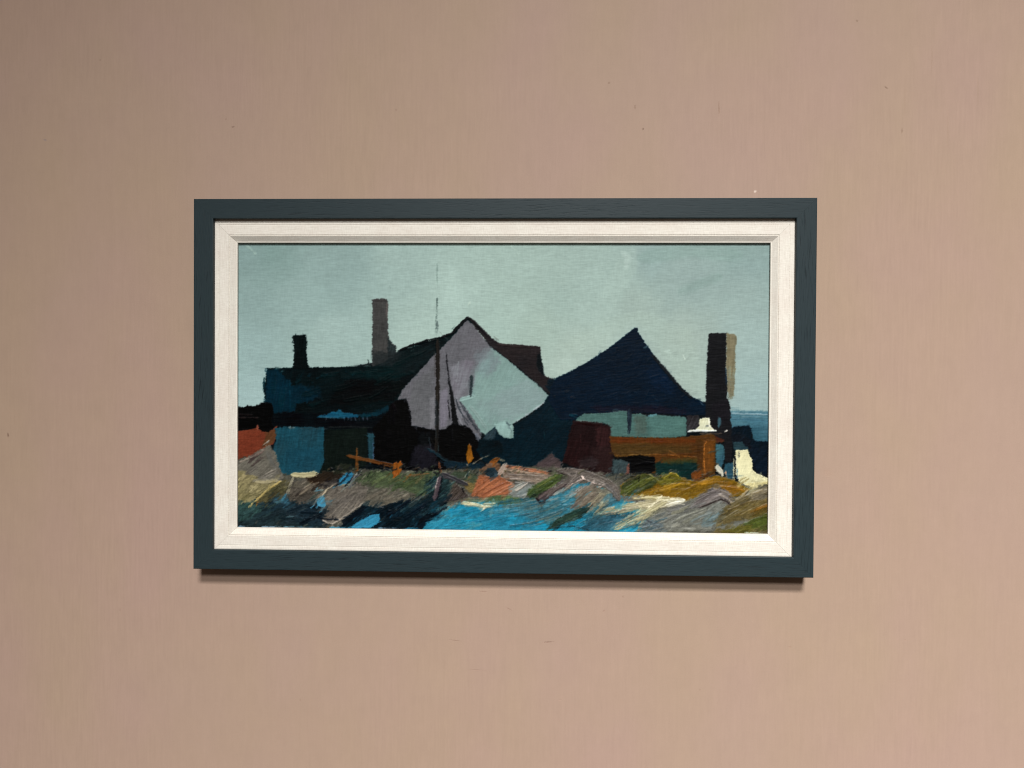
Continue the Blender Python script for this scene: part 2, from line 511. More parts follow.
#PAINT_BEGIN
def paint_sky():
    knots = [(245, 250, 120, 150, 145), (245, 300, 128, 158, 152), (245, 350, 140, 171, 166), (245, 395, 152, 184, 180), (330, 270, 134, 164, 157),
             (290, 300, 138, 168, 161), (330, 340, 149, 178, 169), (400, 260, 147, 175, 165), (450, 290, 156, 184, 171), (340, 250, 128, 157, 150),
             (520, 262, 150, 177, 164), (560, 300, 142, 168, 156), (540, 330, 150, 175, 160), (590, 350, 152, 174, 160), (605, 290, 148, 174, 162),
             (620, 262, 146, 172, 160), (650, 256, 126, 152, 146), (700, 280, 130, 154, 147), (750, 262, 122, 148, 143),
             (690, 340, 146, 166, 153), (755, 340, 138, 163, 156), (755, 395, 134, 162, 158), (680, 375, 144, 165, 152),
             (500, 320, 153, 181, 167), (430, 335, 160, 188, 175), (570, 365, 154, 176, 161), (640, 310, 142, 164, 152), (740, 300, 134, 158, 150)]
    X, Y = np.meshgrid(gx, gy)
    knots = [(k[0], k[1], (k[2] + 3) * .72 + 146 * .28, (k[3] - 3) * .72 + 169 * .28, (k[4] + 3) * .72 + 162 * .28) for k in knots]
    knots += [(262, 250, 124, 150, 146), (748, 252, 126, 148, 144)]
    ws = 0; acc = np.zeros(IMG.shape)
    wx = X + 9 * fbm(X * .03, Y * .03, 90, 2); wy = Y + 9 * fbm(X * .03, Y * .03, 91, 2)
    for k in knots:
        q = 1 / (((wx - k[0]) ** 2 + (wy - k[1]) ** 2) + 160) ** 1.5
        ws = ws + q; acc += q[..., None] * np.array(k[2:], float)
    IMG[:] = acc / ws[..., None]
    HGT[:] = .05
    r = random.Random(5)
    for i in range(210):
        x, y = r.uniform(236, 770), r.uniform(242, 420)
        c = IMG[int((y - Y0) * RS), int((x - X0) * RS)] * (1 + r.uniform(-.045, .045))
        an = math.radians(r.choice([70, 60, 50, 20, 0, -25, 80]) + r.gauss(0, 12)); L = r.uniform(14, 45)
        dx, dy = math.cos(an) * L / 2, -math.sin(an) * L / 2
        S([(x - dx, y - dy), (x + r.uniform(-2, 2), y + r.uniform(-2, 2)), (x + dx, y + dy)], r.uniform(10, 22), c, c * 1.01, .30, 0, .015, .07, rough=1.6, soft=3.5, bs=.5)
    S([(632, 252), (626, 268), (612, 290), (600, 318)], 20, (160, 180, 173), (154, 174, 166), .3, .3, .03, .07, soft=2.5)
    S([(622, 252), (628, 258), (626, 268)], 6, (170, 189, 182), None, .35, .3, .03, .14, soft=1.2)
    S([(640, 258), (690, 250), (740, 256)], 14, (126, 151, 145), None, .5, .3, .03, .07, soft=3)
    S([(720, 276), (700, 284), (680, 292)], 9, (118, 142, 136), None, .45, .3, .03, .07, soft=3)
    S([(246, 246), (251, 249), (256, 254)], 2, (158, 184, 176), None, .7, .2, .05, .2)
    S([(510, 246), (516, 250), (519, 255)], 1.4, (172, 196, 184), None, .6, .3, .05, .2)
    S([(470, 302), (468, 305)], 1.2, (180, 200, 188), None, .6, .3)
    S([(683, 355), (685, 360)], .9, (182, 200, 190), None, .8, .1)
    P([(575, 356), (600, 345), (628, 325), (640, 325), (655, 345), (690, 388), (706, 398), (706, 380), (690, 330), (640, 310), (600, 322), (560, 345)], (156, 175, 164), None, 2.5, 2.5, 35, .02, .25)
    # sea beyond
    P([(728, 411), (775, 411), (775, 446), (728, 446)], (74, 112, 124), (62, 100, 114), .8, 1.0, 0, .08)
    P([(728, 426), (775, 426), (775, 446), (728, 446)], (46, 84, 98), (56, 92, 106), 1.5, 2.0, 0, .08)
    S([(732, 413.5), (752, 414), (770, 415)], 1.6, (128, 152, 160), None, .8, .4)
    S([(742, 416.5), (768, 417)], 1.2, (106, 138, 148), None, .7, .4)
    S([(731, 408), (740, 409)], 3, (100, 132, 138), None, .5, .5)
    S([(733, 419), (752, 419.5), (769, 421)], 1.6, (54, 90, 108), None, .6, .4)
    S([(745, 411), (769, 412.5)], 1.2, (94, 128, 138), None, .6, .4)


def paint_houses():
    P([(266, 372), (300, 372), (400, 360), (440, 345), (470, 330), (500, 350), (540, 350), (545, 380), (560, 384), (620, 345), (640, 345), (690, 402), (710, 402), (728, 402), (730, 432), (752, 432), (754, 444), (776, 446), (776, 500), (234, 500), (234, 412), (266, 410)], (8, 16, 20), (12, 18, 22), .3, .5, 30, .3)
    # ---- long dark roof on the left
    P([(267, 368), (300, 367.5), (352, 366.8), (372, 365.5), (384, 358), (397, 352), (409, 346.5), (424, 342), (440, 338), (453, 333), (460, 325), (467, 316.5), (474, 322),
       (470, 345), (440, 362), (415, 392), (398, 404), (410, 430), (264, 430), (265, 395), (263, 388), (266, 380)], (5, 22, 25), (3, 14, 17), .55, .4, 20, .18)
    P([(266, 369), (288, 369), (292, 385), (310, 388), (318, 396), (300, 408), (292, 414), (274, 414), (265, 402), (267, 380)], (2, 42, 58), (3, 34, 46), 1.2, .8, 80, .16)
    P([(296, 384), (320, 386), (322, 398), (305, 402), (292, 396)], (3, 36, 50), (3, 28, 36), 2, 1.2, 60, .2, .7)
    P([(281, 368.5), (292, 369), (293, 381), (286, 379), (280, 372)], (3, 20, 24), None, 1.5, .6, 50, .2)
    P([(340, 368), (404, 366), (414, 372), (396, 380), (352, 379), (341, 378)], (4, 31, 33), (3, 22, 25), 1.5, 1.2, 8, .25)
    P([(350, 380), (398, 381), (408, 384), (394, 400), (352, 406), (328, 404), (338, 386)], (2, 10, 12), (3, 14, 15), 1.5, 1.2, 10, .2)
    P([(395, 353), (425, 346), (440, 343), (433, 356), (415, 372), (396, 376), (390, 366)], (18, 30, 33), (10, 24, 26), 2, 1.5, 25, .3, .8)
    for (x, y, w_, L, an, c_) in ((300, 376, 5, 16, 60, (4, 40, 48)), (312, 392, 6, 20, 20, (4, 34, 40)), (330, 374, 4, 18, 10, (8, 38, 42)), (346, 386, 5, 26, 15, (4, 24, 26)), (364, 372, 4, 30, 6, (10, 40, 42)), (384, 380, 5, 20, 25, (6, 30, 32)), (318, 402, 4, 22, 20, (6, 36, 40)), (356, 398, 4, 26, 14, (4, 20, 22)), (378, 392, 4, 20, 30, (4, 24, 26)), (404, 360, 4, 22, 28, (12, 34, 36)), (420, 352, 3, 20, 25, (16, 36, 38)), (282, 396, 6, 20, 80, (2, 50, 62)), (274, 384, 5, 18, 85, (4, 46, 58)), (296, 402, 5, 14, 50, (4, 44, 54))):
        a_ = math.radians(an); dx, dy = math.cos(a_) * L / 2, -math.sin(a_) * L / 2
        S([(x - dx, y - dy), (x, y + .6), (x + dx, y + dy)], w_, c_, tuple(q * .7 for q in c_), .7, .5, .3, .25, rough=1, soft=.9)
    S([(398, 351), (411, 345.8), (426, 341), (440, 338), (454, 332.5)], 2.4, (10, 12, 15), None, 1, .1, .2, .2)
    S([(408, 348), (424, 344)], 1.3, (120, 146, 140), None, .55, .75)
    S([(411, 351), (420, 346)], 1.0, (110, 136, 130), None, .5, .8)
    S([(453, 332), (460, 325), (468, 317)], 3.0, (13, 16, 19), None, 1, .15)
    S([(452, 329), (458, 323.5)], 1.2, (60, 80, 80), None, .6, .6)
    S([(264.2, 378), (264, 384), (263.6, 391)], 1.8, (6, 38, 46), None, .95, .3)
    S([(276, 368.6), (282, 367.6)], 1.2, (90, 120, 118), None, .7, .4)
    S([(280, 372), (285, 370.5)], 1.2, (100, 128, 128), None, .5, .6)
    S([(290, 380), (290, 412)], 1.2, (14, 62, 78), None, .45, .4)
    S([(341, 366.2), (372, 365.6)], 1.0, (150, 176, 168), None, .6, .4)
    for (x, y) in ((312, 383), (316, 379), (321, 377), (308, 376), (326, 375), (346, 372), (352, 375)):
        S([(x, y), (x + 3, y - 2)], 2.2, (14, 44, 56), None, .5, .5)
    # band and blue slot under the eaves
    P([(272, 413), (300, 411), (330, 414), (392, 412), (412, 426), (412, 433), (320, 429), (274, 428)], (5, 8, 12), (6, 14, 18), 1.0, .7, 0, .25)
    P([(296, 404), (306, 402), (312, 412), (294, 414)], (5, 16, 18), None, 1.5, .8, 30, .2)
    P([(317, 417.5), (321, 415), (328, 415), (331, 411.5), (336, 411.5), (339, 409.2), (344, 413), (352, 413), (359, 415.5), (358, 417.5), (340, 418)], (24, 84, 108), (16, 66, 90), .7, .4, 0, .2, h=.2)
    S([(318, 417), (330, 417.5), (344, 418)], 1.1, (70, 120, 140), None, .6, .4)
    P([(358, 415), (374, 412), (389, 405), (389, 411), (376, 416), (362, 418)], (10, 48, 60), (8, 34, 44), 1.2, .8, 20, .2)
    for x in (344, 348, 351, 355, 359, 363, 367, 334, 326):
        S([(x, 417.5), (x + .5, 420.5)], .9, (80, 84, 100), None, .55, .4)
    # black block far left, terracotta roof below it
    P([(234, 430), (240, 430.5), (256, 428), (258, 425), (260, 430), (268, 432), (277, 426), (277, 436), (273, 444), (260, 452), (250, 458), (236, 464), (232, 464)], (116, 58, 40), (106, 50, 34), .6, .5, 30, .10)
    P([(266, 432), (276, 428), (278, 436), (272, 444), (262, 448)], (96, 60, 38), (80, 56, 36), 1, .8, 50, .12)
    P([(234, 407), (244, 407), (247, 405.5), (255, 406), (262, 402.5), (272, 403), (273.5, 408), (272, 419), (273, 427), (268, 432), (262, 431), (258, 427.5), (250, 429), (238, 430.5), (234, 431)], (7, 7, 9), (4, 5, 7), .7, .4, 0, .3)
    S([(238, 417.5), (250, 417.5), (259, 418)], 1.2, (46, 36, 34), None, .7, .3)
    S([(238, 414.5), (252, 415)], 1.6, (26, 20, 20), None, .7, .4)
    S([(257.6, 425), (257.8, 430)], 2.0, (140, 78, 60), None, .9, .2)
    # blue wall
    P([(275, 428), (290, 426.5), (324, 427.5), (325, 440), (324.5, 455), (323, 466), (319, 473), (300, 473), (288, 476), (276, 474), (271, 455), (276, 440)], (30, 66, 78), (25, 68, 82), .7, .5, 80, .12)
    P([(285, 450), (322, 448), (321, 472), (290, 474)], (24, 70, 88), (26, 64, 78), 2.5, 2, 70, .1, .6)
    S([(289, 427.4), (296, 428.5)], 1.6, (110, 128, 128), None, .8, .5)
    S([(297, 437), (306, 441), (315, 439)], 1.0, (50, 86, 100), None, .5, .5)
    S([(300, 428.5), (328, 428.8)], .9, (66, 76, 78), None, .5, .4)
    # olive-black doorway and black barn
    P([(325, 430), (367, 428), (368, 450), (366, 466), (346, 470), (330, 476), (321, 479), (320, 472), (325, 460), (323.5, 444)], (17, 27, 23), (12, 20, 18), .7, .5, 80, .2)
    S([(328, 427.6), (350, 427), (372, 428)], 1.3, (34, 38, 38), None, .6, .4)
    P([(373, 428), (388, 412), (391, 403.5), (397, 400), (406, 398.6), (408.5, 405.5), (411, 413), (411.5, 425.5), (420, 427.5), (434, 430), (446, 429), (448, 419.5), (451, 423), (458, 425), (470, 427), (482, 440), (482, 458), (470, 466), (440, 472), (400, 470), (372, 464)], (4, 5, 8), (7, 6, 9), .6, .4, 80, .3)
    S([(393, 404), (396, 412), (394, 424)], 3, (20, 14, 18), None, .6, .5)
    P([(367.5, 433), (374.5, 433), (374, 448), (373, 460), (369.5, 466), (368.5, 452)], (36, 70, 80), (26, 54, 64), .7, .6, 85, .15, h=.2)
    S([(373, 440), (373.5, 460)], .8, (70, 90, 120), None, .6, .4)
    S([(364, 435), (369, 436)], 1.0, (40, 80, 92), None, .6, .3)
    P([(415, 447), (426, 442), (436, 448), (438, 466), (420, 470), (408, 466)], (36, 34, 42), (24, 24, 32), 2, 1.5, 60, .25, .8)
    P([(418, 432), (430, 433), (430, 446), (420, 446)], (18, 22, 24), None, 2, 1.5, 60, .25, .6)
    S([(429, 438), (431, 448)], 2, (50, 62, 68), None, .5, .5)
    S([(428, 449), (434, 452), (442, 458), (452, 463), (470, 466)], 4.4, (28, 54, 62), (18, 40, 50), .8, .3, .2, .25, taper=(.5, 1.3))
    S([(437, 442), (437.5, 453)], 3, (52, 70, 72), None, .65, .4)
    P([(442, 462), (470, 462), (484, 464), (480, 474), (450, 472)], (14, 40, 54), (18, 34, 44), 2, 1.2, -15, .25)

    # ---- gable: mauve left side, pale blue right side
    P([(467, 320), (472, 324), (482, 336), (492, 349), (480, 380), (474, 398), (482, 425), (481, 440), (474, 434), (466, 426), (452, 424), (446.5, 429), (434, 430), (420, 427), (411.5, 425.5), (411, 413), (408.5, 405.5), (406, 398.6),
       (397, 400), (403.5, 388.5), (412, 379), (421, 369.5), (434, 355), (441, 348.5), (452, 337), (460, 328)], (98, 98, 104), (90, 91, 96), .5, .4, 75, .08)
    P([(412, 384), (434, 366), (434, 425), (428, 427), (413, 423), (410, 405)], (94, 96, 99), (86, 88, 91), 2, 1.5, 80, .07, .8)
    P([(430, 398), (434, 396), (434, 428), (430, 428)], (110, 111, 116), None, 1, .7, 85, .08, .8)
    P([(440, 392), (447, 388), (449, 404), (447, 426), (440, 428)], (112, 110, 120), (102, 100, 110), .8, .6, 85, .08, .9)
    P([(450, 366), (466, 360), (474, 362), (468, 384), (462, 396), (470, 415), (462, 418), (455, 400), (451, 384)], (110, 106, 116), (118, 122, 128), 1.5, 1.4, 75, .08, .8)
    S([(440, 332), (452, 345), (466, 343)], 1.0, (80, 76, 80), None, .3, .4)
    P([(492, 348.5), (498, 352.5), (508, 360), (517, 367.8), (527, 376), (536.5, 384), (544, 390.5), (550.5, 398), (543, 404), (534, 410.5), (526.5, 415.7), (518, 420.5), (512.5, 424), (513.8, 430), (514, 437.5),
       (510, 438.7), (505, 438), (502, 437), (498.5, 434), (497, 429), (494.6, 427.3), (490, 431), (486, 435.5), (481, 432), (474, 420), (466, 408), (460, 401), (460, 397.5), (466, 396), (472, 394), (474, 380), (475, 370), (482, 358)], (122, 148, 144), (112, 138, 134), .6, .5, 65, .06)
    P([(476, 352), (492, 350), (500, 362), (488, 376), (478, 372)], (114, 132, 134), (104, 112, 118), 3, 3, 60, .05, .7)
    P([(500, 392), (528, 378), (548, 397), (528, 412), (512, 420), (500, 420), (492, 405)], (126, 146, 146), (120, 136, 138), 3, 3, 35, .05, .7)
    P([(474, 402), (492, 398), (500, 412), (492, 424), (484, 418)], (112, 126, 128), (122, 146, 144), 3, 3, 60, .06, .6)
    P([(494, 424), (505, 421), (512, 426), (510, 438), (503, 436), (498, 432)], (136, 166, 162), (128, 156, 152), 1, .8, 75, .06)
    for (x, y, w_, c_) in ((488, 352, 7, (112, 122, 126)), (480, 360, 7, (106, 112, 118)), (474, 372, 7, (110, 120, 124)), (470, 386, 7, (112, 122, 126)), (484, 368, 9, (118, 142, 142))):
        S([(x + 4, y - 6), (x, y), (x - 3, y + 9)], w_, c_, None, .55, .35, .05, .1, rough=1.4, soft=2.4)
    S([(473, 397), (473.5, 380)], 3, (104, 130, 130), None, .5, .4)
    S([(460, 400), (468, 398), (474, 396)], 4, (140, 168, 162), (124, 150, 148), .9, .3, .1, .3)
    S([(470, 406), (478, 416), (486, 428)], 3.5, (132, 154, 150), (116, 136, 134), .7, .4, .1, .25)
    S([(506, 421.8), (509, 425), (512, 424)], 1.3, (60, 76, 80), None, .8, .2)
    S([(508, 426), (511, 431), (510, 435)], 2.4, (84, 100, 104), None, .55, .5)
    S([(549.5, 398.6), (538, 407), (526, 415.2), (514, 422.6)], 1.3, (152, 160, 166), None, .75, .35, .1, .35)
    S([(471.3, 376), (471.5, 384), (470.6, 396)], 2.8, (30, 40, 44), (44, 54, 56), .95, .2, .2, .2, taper=(1.1, .8))
    S([(469, 380), (469.4, 392)], 1.4, (72, 78, 84), None, .6, .4)
    S([(458.6, 362), (457.4, 372), (456.4, 382)], 1.6, (134, 140, 144), (112, 116, 122), .75, .3, .1, .3)
    # ---- brown roof behind the gable
    P([(467.5, 316.5), (471, 318), (478, 324), (486, 332), (494, 339.5), (500, 343.3), (510, 344), (525, 345.3), (539, 346.4), (541, 350), (539, 354), (537.2, 355), (536.6, 363), (537, 368), (541, 373.5), (546, 376.5), (553, 379), (558, 384),
       (556, 400), (549, 393.6), (536, 382.6), (517, 366.5), (507, 358.5), (498, 351.5), (490, 345.5), (482, 336), (472, 323)], (38, 32, 33), (28, 26, 29), .55, .4, 0, .16)
    P([(549, 379), (560, 378), (566, 392), (552, 394), (546, 387)], (8, 24, 34), None, 1.2, 1.0, -30, .2, .9)
    S([(497, 344.5), (515, 346), (536, 348)], 1.6, (54, 44, 42), None, .5, .5)
    S([(524, 354), (524, 358)], 2, (58, 54, 54), None, .4, .5)
    S([(498, 340), (494, 336.5)], 1.6, (100, 110, 106), None, .6, .5)
    S([(471, 319), (468.5, 318.5)], 3, (14, 15, 18), None, .95, .2)
    S([(473, 321), (488, 337)], 1.8, (20, 20, 23), None, .9, .25)
    # ---- chimneys
    P([(372.6, 300), (377, 298.6), (387, 299), (388.6, 304), (387.6, 312), (388.2, 335), (391, 342), (396, 346), (397, 353), (384, 362), (371.6, 367), (372.4, 345)], (68, 68, 67), (56, 57, 57), .6, .4, 88, .13)
    S([(374, 300), (386, 300)], 3, (56, 54, 54), None, .7, .4)
    S([(387, 303), (386.6, 320)], 2, (98, 90, 88), None, .5, .5)
    P([(387.8, 338), (391, 341), (392, 344), (396, 346.5), (396.4, 354), (388, 360)], (22, 32, 38), (36, 44, 46), .8, .5, 80, .2)
    P([(373, 352), (396, 352), (404, 352), (390, 366), (372, 366)], (40, 44, 46), (26, 32, 34), 2, 2, 20, .2, .7)
    S([(368.2, 360), (368.8, 365)], 1.2, (24, 34, 36), None, .8, .3)
    S([(390, 286), (390.2, 298)], 1.0, (104, 124, 120), None, .35, .6)
    P([(292.8, 335.5), (297, 334.8), (305.6, 334.4), (307.4, 342), (306.4, 352), (307.6, 362), (309, 369), (292.6, 369), (294.2, 356), (293.6, 346)], (8, 19, 20), (5, 14, 15), .6, .35, 85, .25)
    for (x, y) in ((292.6, 337), (295.5, 334), (299, 334), (303, 333.6), (306, 335), (292.4, 341), (293, 348.6)):
        S([(x, y), (x + .4, y + 2)], 1.1, (12, 24, 26), None, .85, .3)
    # ---- mast and leaning pole
    S([(437, 264), (437, 300)], 1.0, (84, 104, 100), None, .4, .55, .1, .05)
    S([(437, 298), (437, 330)], 1.5, (62, 78, 76), None, .7, .45, .2, .1)
    S([(436.4, 316), (436.2, 336)], 1.2, (70, 86, 84), None, .6, .55)
    S([(437.4, 322), (437, 340)], 2.6, (62, 76, 76), None, .6, .75)
    S([(437.6, 340), (437.8, 372), (437.6, 398), (437, 428), (436, 452)], 3.6, (40, 36, 30), (22, 20, 20), .97, .12, .2, .2)
    S([(437, 400), (437, 440)], 3.4, (16, 20, 22), (44, 50, 54), .8, .35, .2, .2)
    S([(434.6, 352), (434.8, 380)], .9, (54, 50, 48), None, .5, .5)
    S([(446, 352), (447.6, 368), (449.4, 383)], 1.6, (22, 22, 26), None, .95, .15, taper=(.6, 1.2))
    S([(449.2, 380), (452, 398), (455.5, 422), (457, 432)], 4.6, (9, 10, 12), (18, 20, 22), .97, .15, .2, .2, taper=(.45, 1.45))
    S([(448, 400), (450, 420)], 1.2, (14, 14, 18), None, .8, .35)
    for (a, b, c_, d) in ((457, 402, 470, 424), (460, 402, 478, 430), (463, 405, 484, 436), (459, 408, 474, 434), (467, 414, 482, 436), (456, 398, 462, 414)):
        S([(a, b), ((a + c_) / 2 - 1, (b + d) / 2 + 1), (c_, d)], 1.0, (40, 46, 52), None, .75, .35, .2, .2)
    S([(457, 410), (462, 424)], 3, (118, 120, 126), None, .7, .3)
    S([(476, 434), (479, 441)], 4, (112, 118, 128), (86, 92, 104), .8, .35)
    P([(446, 428), (452, 424), (466, 426), (472, 430), (474, 444), (470, 456), (446, 456)], (8, 8, 10), (5, 6, 8), 1, .6, 80, .3)
    S([(452, 430), (453, 446)], 2, (24, 24, 26), None, .5, .5)

    # ---- deep blue house and shade in the middle
    P([(546, 399), (556, 386), (562, 380), (575, 384), (584, 412), (576, 421), (572, 436), (567, 452), (562, 464), (545, 464), (530, 466), (514, 470), (498, 464), (484, 462), (476, 450), (482, 440), (487, 434), (494.6, 427.5), (498, 434), (504, 438), (514, 439), (514.3, 425), (527, 417), (543, 405.5)], (4, 30, 40), (3, 24, 33), .6, .4, 50, .18)
    P([(487, 434), (494.6, 427.5), (496.5, 431), (494, 440), (486, 440), (483, 438)], (52, 68, 74), (30, 46, 54), .8, .6, 60, .2)
    P([(480, 440), (500, 440), (505, 452), (490, 458), (478, 452)], (6, 12, 16), (5, 20, 26), 2, 1.2, 30, .25)
    S([(544, 430), (544.5, 438)], 1, (24, 52, 60), None, .6, .4)
    P([(556.5, 377.2), (565, 374), (585.5, 363), (604.6, 350.8), (618, 341), (626, 334.5), (635, 328), (637.2, 328.3), (639, 333.5), (654.4, 356), (666, 369.7), (681, 387), (690, 395.6), (699, 400), (706, 404), (707, 415), (686, 415.5),
       (668, 413.8), (648, 413.2), (631.4, 412.5), (604.6, 412.5), (583, 413.5), (575, 420), (560, 420), (548, 400), (552, 384)], (3, 25, 42), (4, 21, 35), .45, .35, 10, .15)
    P([(655, 362), (668, 374), (676, 386), (670, 396), (655, 388), (644, 372)], (3, 30, 54), (4, 25, 44), 3, 2.5, -45, .15, .6)
    S([(652, 355), (666, 371), (682, 390), (692, 398)], 3.4, (24, 25, 28), (18, 22, 26), .85, .25, .2, .15)
    P([(590, 407), (620, 404), (668, 406), (690, 410), (686, 415), (650, 412.8), (600, 412.2)], (26, 21, 34), (14, 20, 34), 1.8, 1.2, 0, .25, .85)
    for (x, y) in ((571, 396.5), (573, 398), (554, 397), (566, 392)):
        S([(x, y), (x + 3, y - 1)], 3, (34, 32, 38), None, .5, .5)
    S([(570.5, 397), (572, 396.5)], 2.4, (74, 48, 44), None, .7, .4)
    for (x, y) in ((628, 395), (634, 393), (645, 394), (652, 396), (655, 399), (616, 399)):
        S([(x, y), (x + 5, y + 1.4)], 2.2, (34, 42, 56), None, .4, .6)
    S([(700, 402), (704, 406)], 1.6, (80, 94, 104), None, .6, .6)
    # ---- pale teal clerestory strip
    P([(575, 420.8), (578, 417.5), (583, 414), (600, 413.4), (616, 412), (619, 411), (626.6, 411), (632, 414), (640, 413), (648, 417), (655, 414.2), (668, 416), (680, 416.2), (686, 417), (686.8, 426), (686, 436), (665, 438.5), (650, 437.8), (630, 436.8), (610, 437), (609, 426), (604, 423.2), (582, 421.5)], (70, 100, 96), (64, 94, 90), .45, .35, 0, .07, h=.18)
    P([(634, 416), (646, 415), (647, 434), (636, 435)], (74, 88, 82), (66, 84, 78), 1.5, 1, 85, .08, .8)
    P([(650, 415), (684, 418), (684, 433), (652, 434)], (78, 112, 106), (70, 102, 98), 1.2, 1, 5, .06, .8)
    S([(648, 416), (657, 414.8)], 1.6, (98, 150, 160), None, .7, .4)
    S([(577, 421), (590, 422), (604, 423.6)], 1.0, (140, 156, 150), None, .6, .35, .1, .3)
    S([(570, 415), (578, 417)], 4, (14, 58, 70), None, .6, .5)
    S([(606, 424), (614, 426)], 2, (60, 84, 88), None, .5, .6)
    S([(629.4, 410), (629.4, 420), (628.8, 434)], 4.4, (18, 20, 32), (30, 42, 52), .95, .25, .2, .15, taper=(1.15, .6))
    # ---- red-black shed
    P([(573, 421), (590, 421.8), (607, 424.2), (611, 428), (610, 436), (612.5, 444), (614, 456), (611, 476), (600, 476), (586, 470), (576, 468), (562, 462), (566, 450), (570, 430)], (38, 18, 19), (28, 15, 16), .9, .6, 70, .25)
    P([(596, 426), (609, 427), (611, 446), (598, 450)], (46, 25, 25), (52, 30, 31), 2, 1.5, 80, .2, .75)
    P([(592, 448), (612, 446), (612, 474), (596, 470)], (46, 30, 30), (38, 24, 24), 2, 1.5, 60, .2, .75)
    P([(578, 460), (592, 456), (600, 462), (594, 468), (580, 467)], (58, 54, 56), (44, 36, 38), 1.5, 1.2, 20, .2, .6)
    S([(576, 422.6), (592, 424), (606, 426)], 2.2, (30, 12, 12), None, .8, .3)
    S([(580, 434), (580, 456)], 1.4, (70, 46, 46), None, .4, .5)
    P([(534, 466), (545, 458), (552, 452), (556, 457), (562, 462), (560, 472), (545, 472)], (74, 64, 64), (54, 46, 50), .9, .7, 30, .2)
    # ---- ochre barn
    P([(609.6, 436.2), (630, 437.5), (655, 438.2), (680, 437), (697, 435.5), (712, 433.5), (727, 434), (728, 441), (716, 443), (715.5, 474), (702, 478), (655, 476), (640, 462), (616, 458), (611, 450)], (78, 48, 20), (68, 48, 22), .5, .4, 3, .14)
    P([(610, 437), (697, 439), (697, 442.5), (610, 443)], (90, 42, 14), (84, 46, 16), .8, .8, 2, .12, .85)
    P([(612, 445), (690, 446), (692, 453), (614, 454)], (72, 54, 26), (68, 50, 24), 1.4, 1.2, 3, .12, .8)
    P([(650, 455), (694, 453), (698, 459), (652, 463)], (82, 48, 18), (70, 42, 16), 1, .8, 3, .14, .85)
    P([(655, 464), (672, 461), (692, 460), (699, 463), (700, 470), (694, 480), (680, 478), (672, 474), (656, 476)], (14, 44, 42), (10, 32, 34), 1.2, .9, 0, .2)
    P([(662, 459), (696, 457), (700, 463), (664, 464)], (60, 56, 26), None, 1.4, 1.2, 0, .2, .7)
    S([(650, 454.2), (672, 455), (697, 457)], .9, (140, 88, 38), None, .7, .4, .1, .3)
    S([(616, 455.5), (640, 454.6), (656, 454.8)], .9, (132, 100, 48), None, .6, .4, .1, .3)
    P([(696, 438), (704, 438), (704, 468), (697, 470)], (74, 46, 20), (64, 42, 18), 1, .8, 88, .14)
    P([(703.6, 442), (706.5, 439.5), (714.6, 440), (714.8, 456), (713, 470), (710, 477), (703, 478), (702.6, 460)], (100, 62, 24), (88, 54, 20), .5, .4, 88, .14, h=.25)
    S([(706.5, 441), (704.2, 446), (703.8, 458), (704.6, 472)], 1.1, (166, 104, 48), None, .85, .25, .1, .45)
    S([(709.5, 446), (709, 470)], 1, (136, 84, 30), None, .5, .4, .1, .3)
    P([(691, 474), (695, 470.5), (701, 470), (702, 478), (697, 482), (692, 480)], (108, 60, 20), (88, 50, 20), .6, .4, 80, .16, h=.25)
    S([(700, 479), (712, 473)], 2.6, (26, 26, 22), None, .8, .35)
    P([(715, 434.5), (727, 433), (727.5, 441), (716, 443)], (72, 38, 26), (52, 30, 26), .8, .6, 0, .2)
    P([(615.4, 457.4), (622, 456.8), (639, 455.4), (655, 457), (655.2, 471.5), (648, 473), (640, 471.6), (633, 475), (630.4, 474), (630, 462), (622, 459.4)], (5, 5, 7), (8, 8, 10), .5, .35, 0, .2)
    P([(613.6, 459.4), (622, 459.6), (629.6, 463), (626, 476), (616, 478), (612, 470)], (48, 74, 78), (56, 64, 66), .7, .6, 70, .15, .9)
    S([(628.6, 464), (627.6, 472), (623.4, 479)], 3.4, (126, 82, 72), (108, 66, 56), .9, .25, .1, .3, taper=(.8, .6))
    S([(622, 474), (623, 479)], 1.2, (134, 100, 60), None, .7, .3)
    # ---- right-hand tower
    P([(726.6, 333.2), (733.6, 333.6), (736.8, 337), (736.4, 343), (735, 352), (735, 372), (734, 396), (730, 398), (727, 390), (726, 360)], (118, 112, 88), (104, 100, 82), .7, .5, 88, .10)
    P([(727, 366), (734.6, 366), (733.6, 398), (728, 400)], (104, 106, 88), (122, 132, 118), 1, .8, 88, .12, .7, .35)
    S([(735.6, 336), (736, 346)], 1.6, (92, 92, 76), None, .6, .45)
    S([(735.2, 356), (734.4, 384)], 1.0, (84, 90, 80), None, .45, .6)
    P([(708.6, 334), (711, 332.8), (726.6, 332.8), (726.2, 350), (726, 370), (727.4, 384), (727, 398), (730, 404), (730.6, 420), (732, 428), (733, 442), (731, 462), (725, 462), (724, 440), (712, 434), (706, 430), (705, 418), (705.8, 400), (706.4, 372), (707.4, 350)], (26, 26, 29), (20, 21, 24), .5, .4, 3, .2)
    S([(726, 368), (726.4, 386)], 1.8, (24, 44, 62), None, .7, .4)
    S([(706, 376), (706, 392)], .9, (120, 140, 134), None, .5, .7)
    P([(712, 402), (728, 400), (731, 424), (714, 424)], (22, 21, 27), (30, 26, 32), 2, 1.5, 0, .25, .6)
    P([(686.5, 415), (699, 415), (700, 427), (690, 430), (686.4, 430)], (30, 26, 30), (44, 44, 46), .8, .6, 60, .35)
    P([(718.2, 417), (721, 418), (721, 424), (719, 428), (717.4, 426)], (54, 82, 92), None, .5, .4, 85, .15)
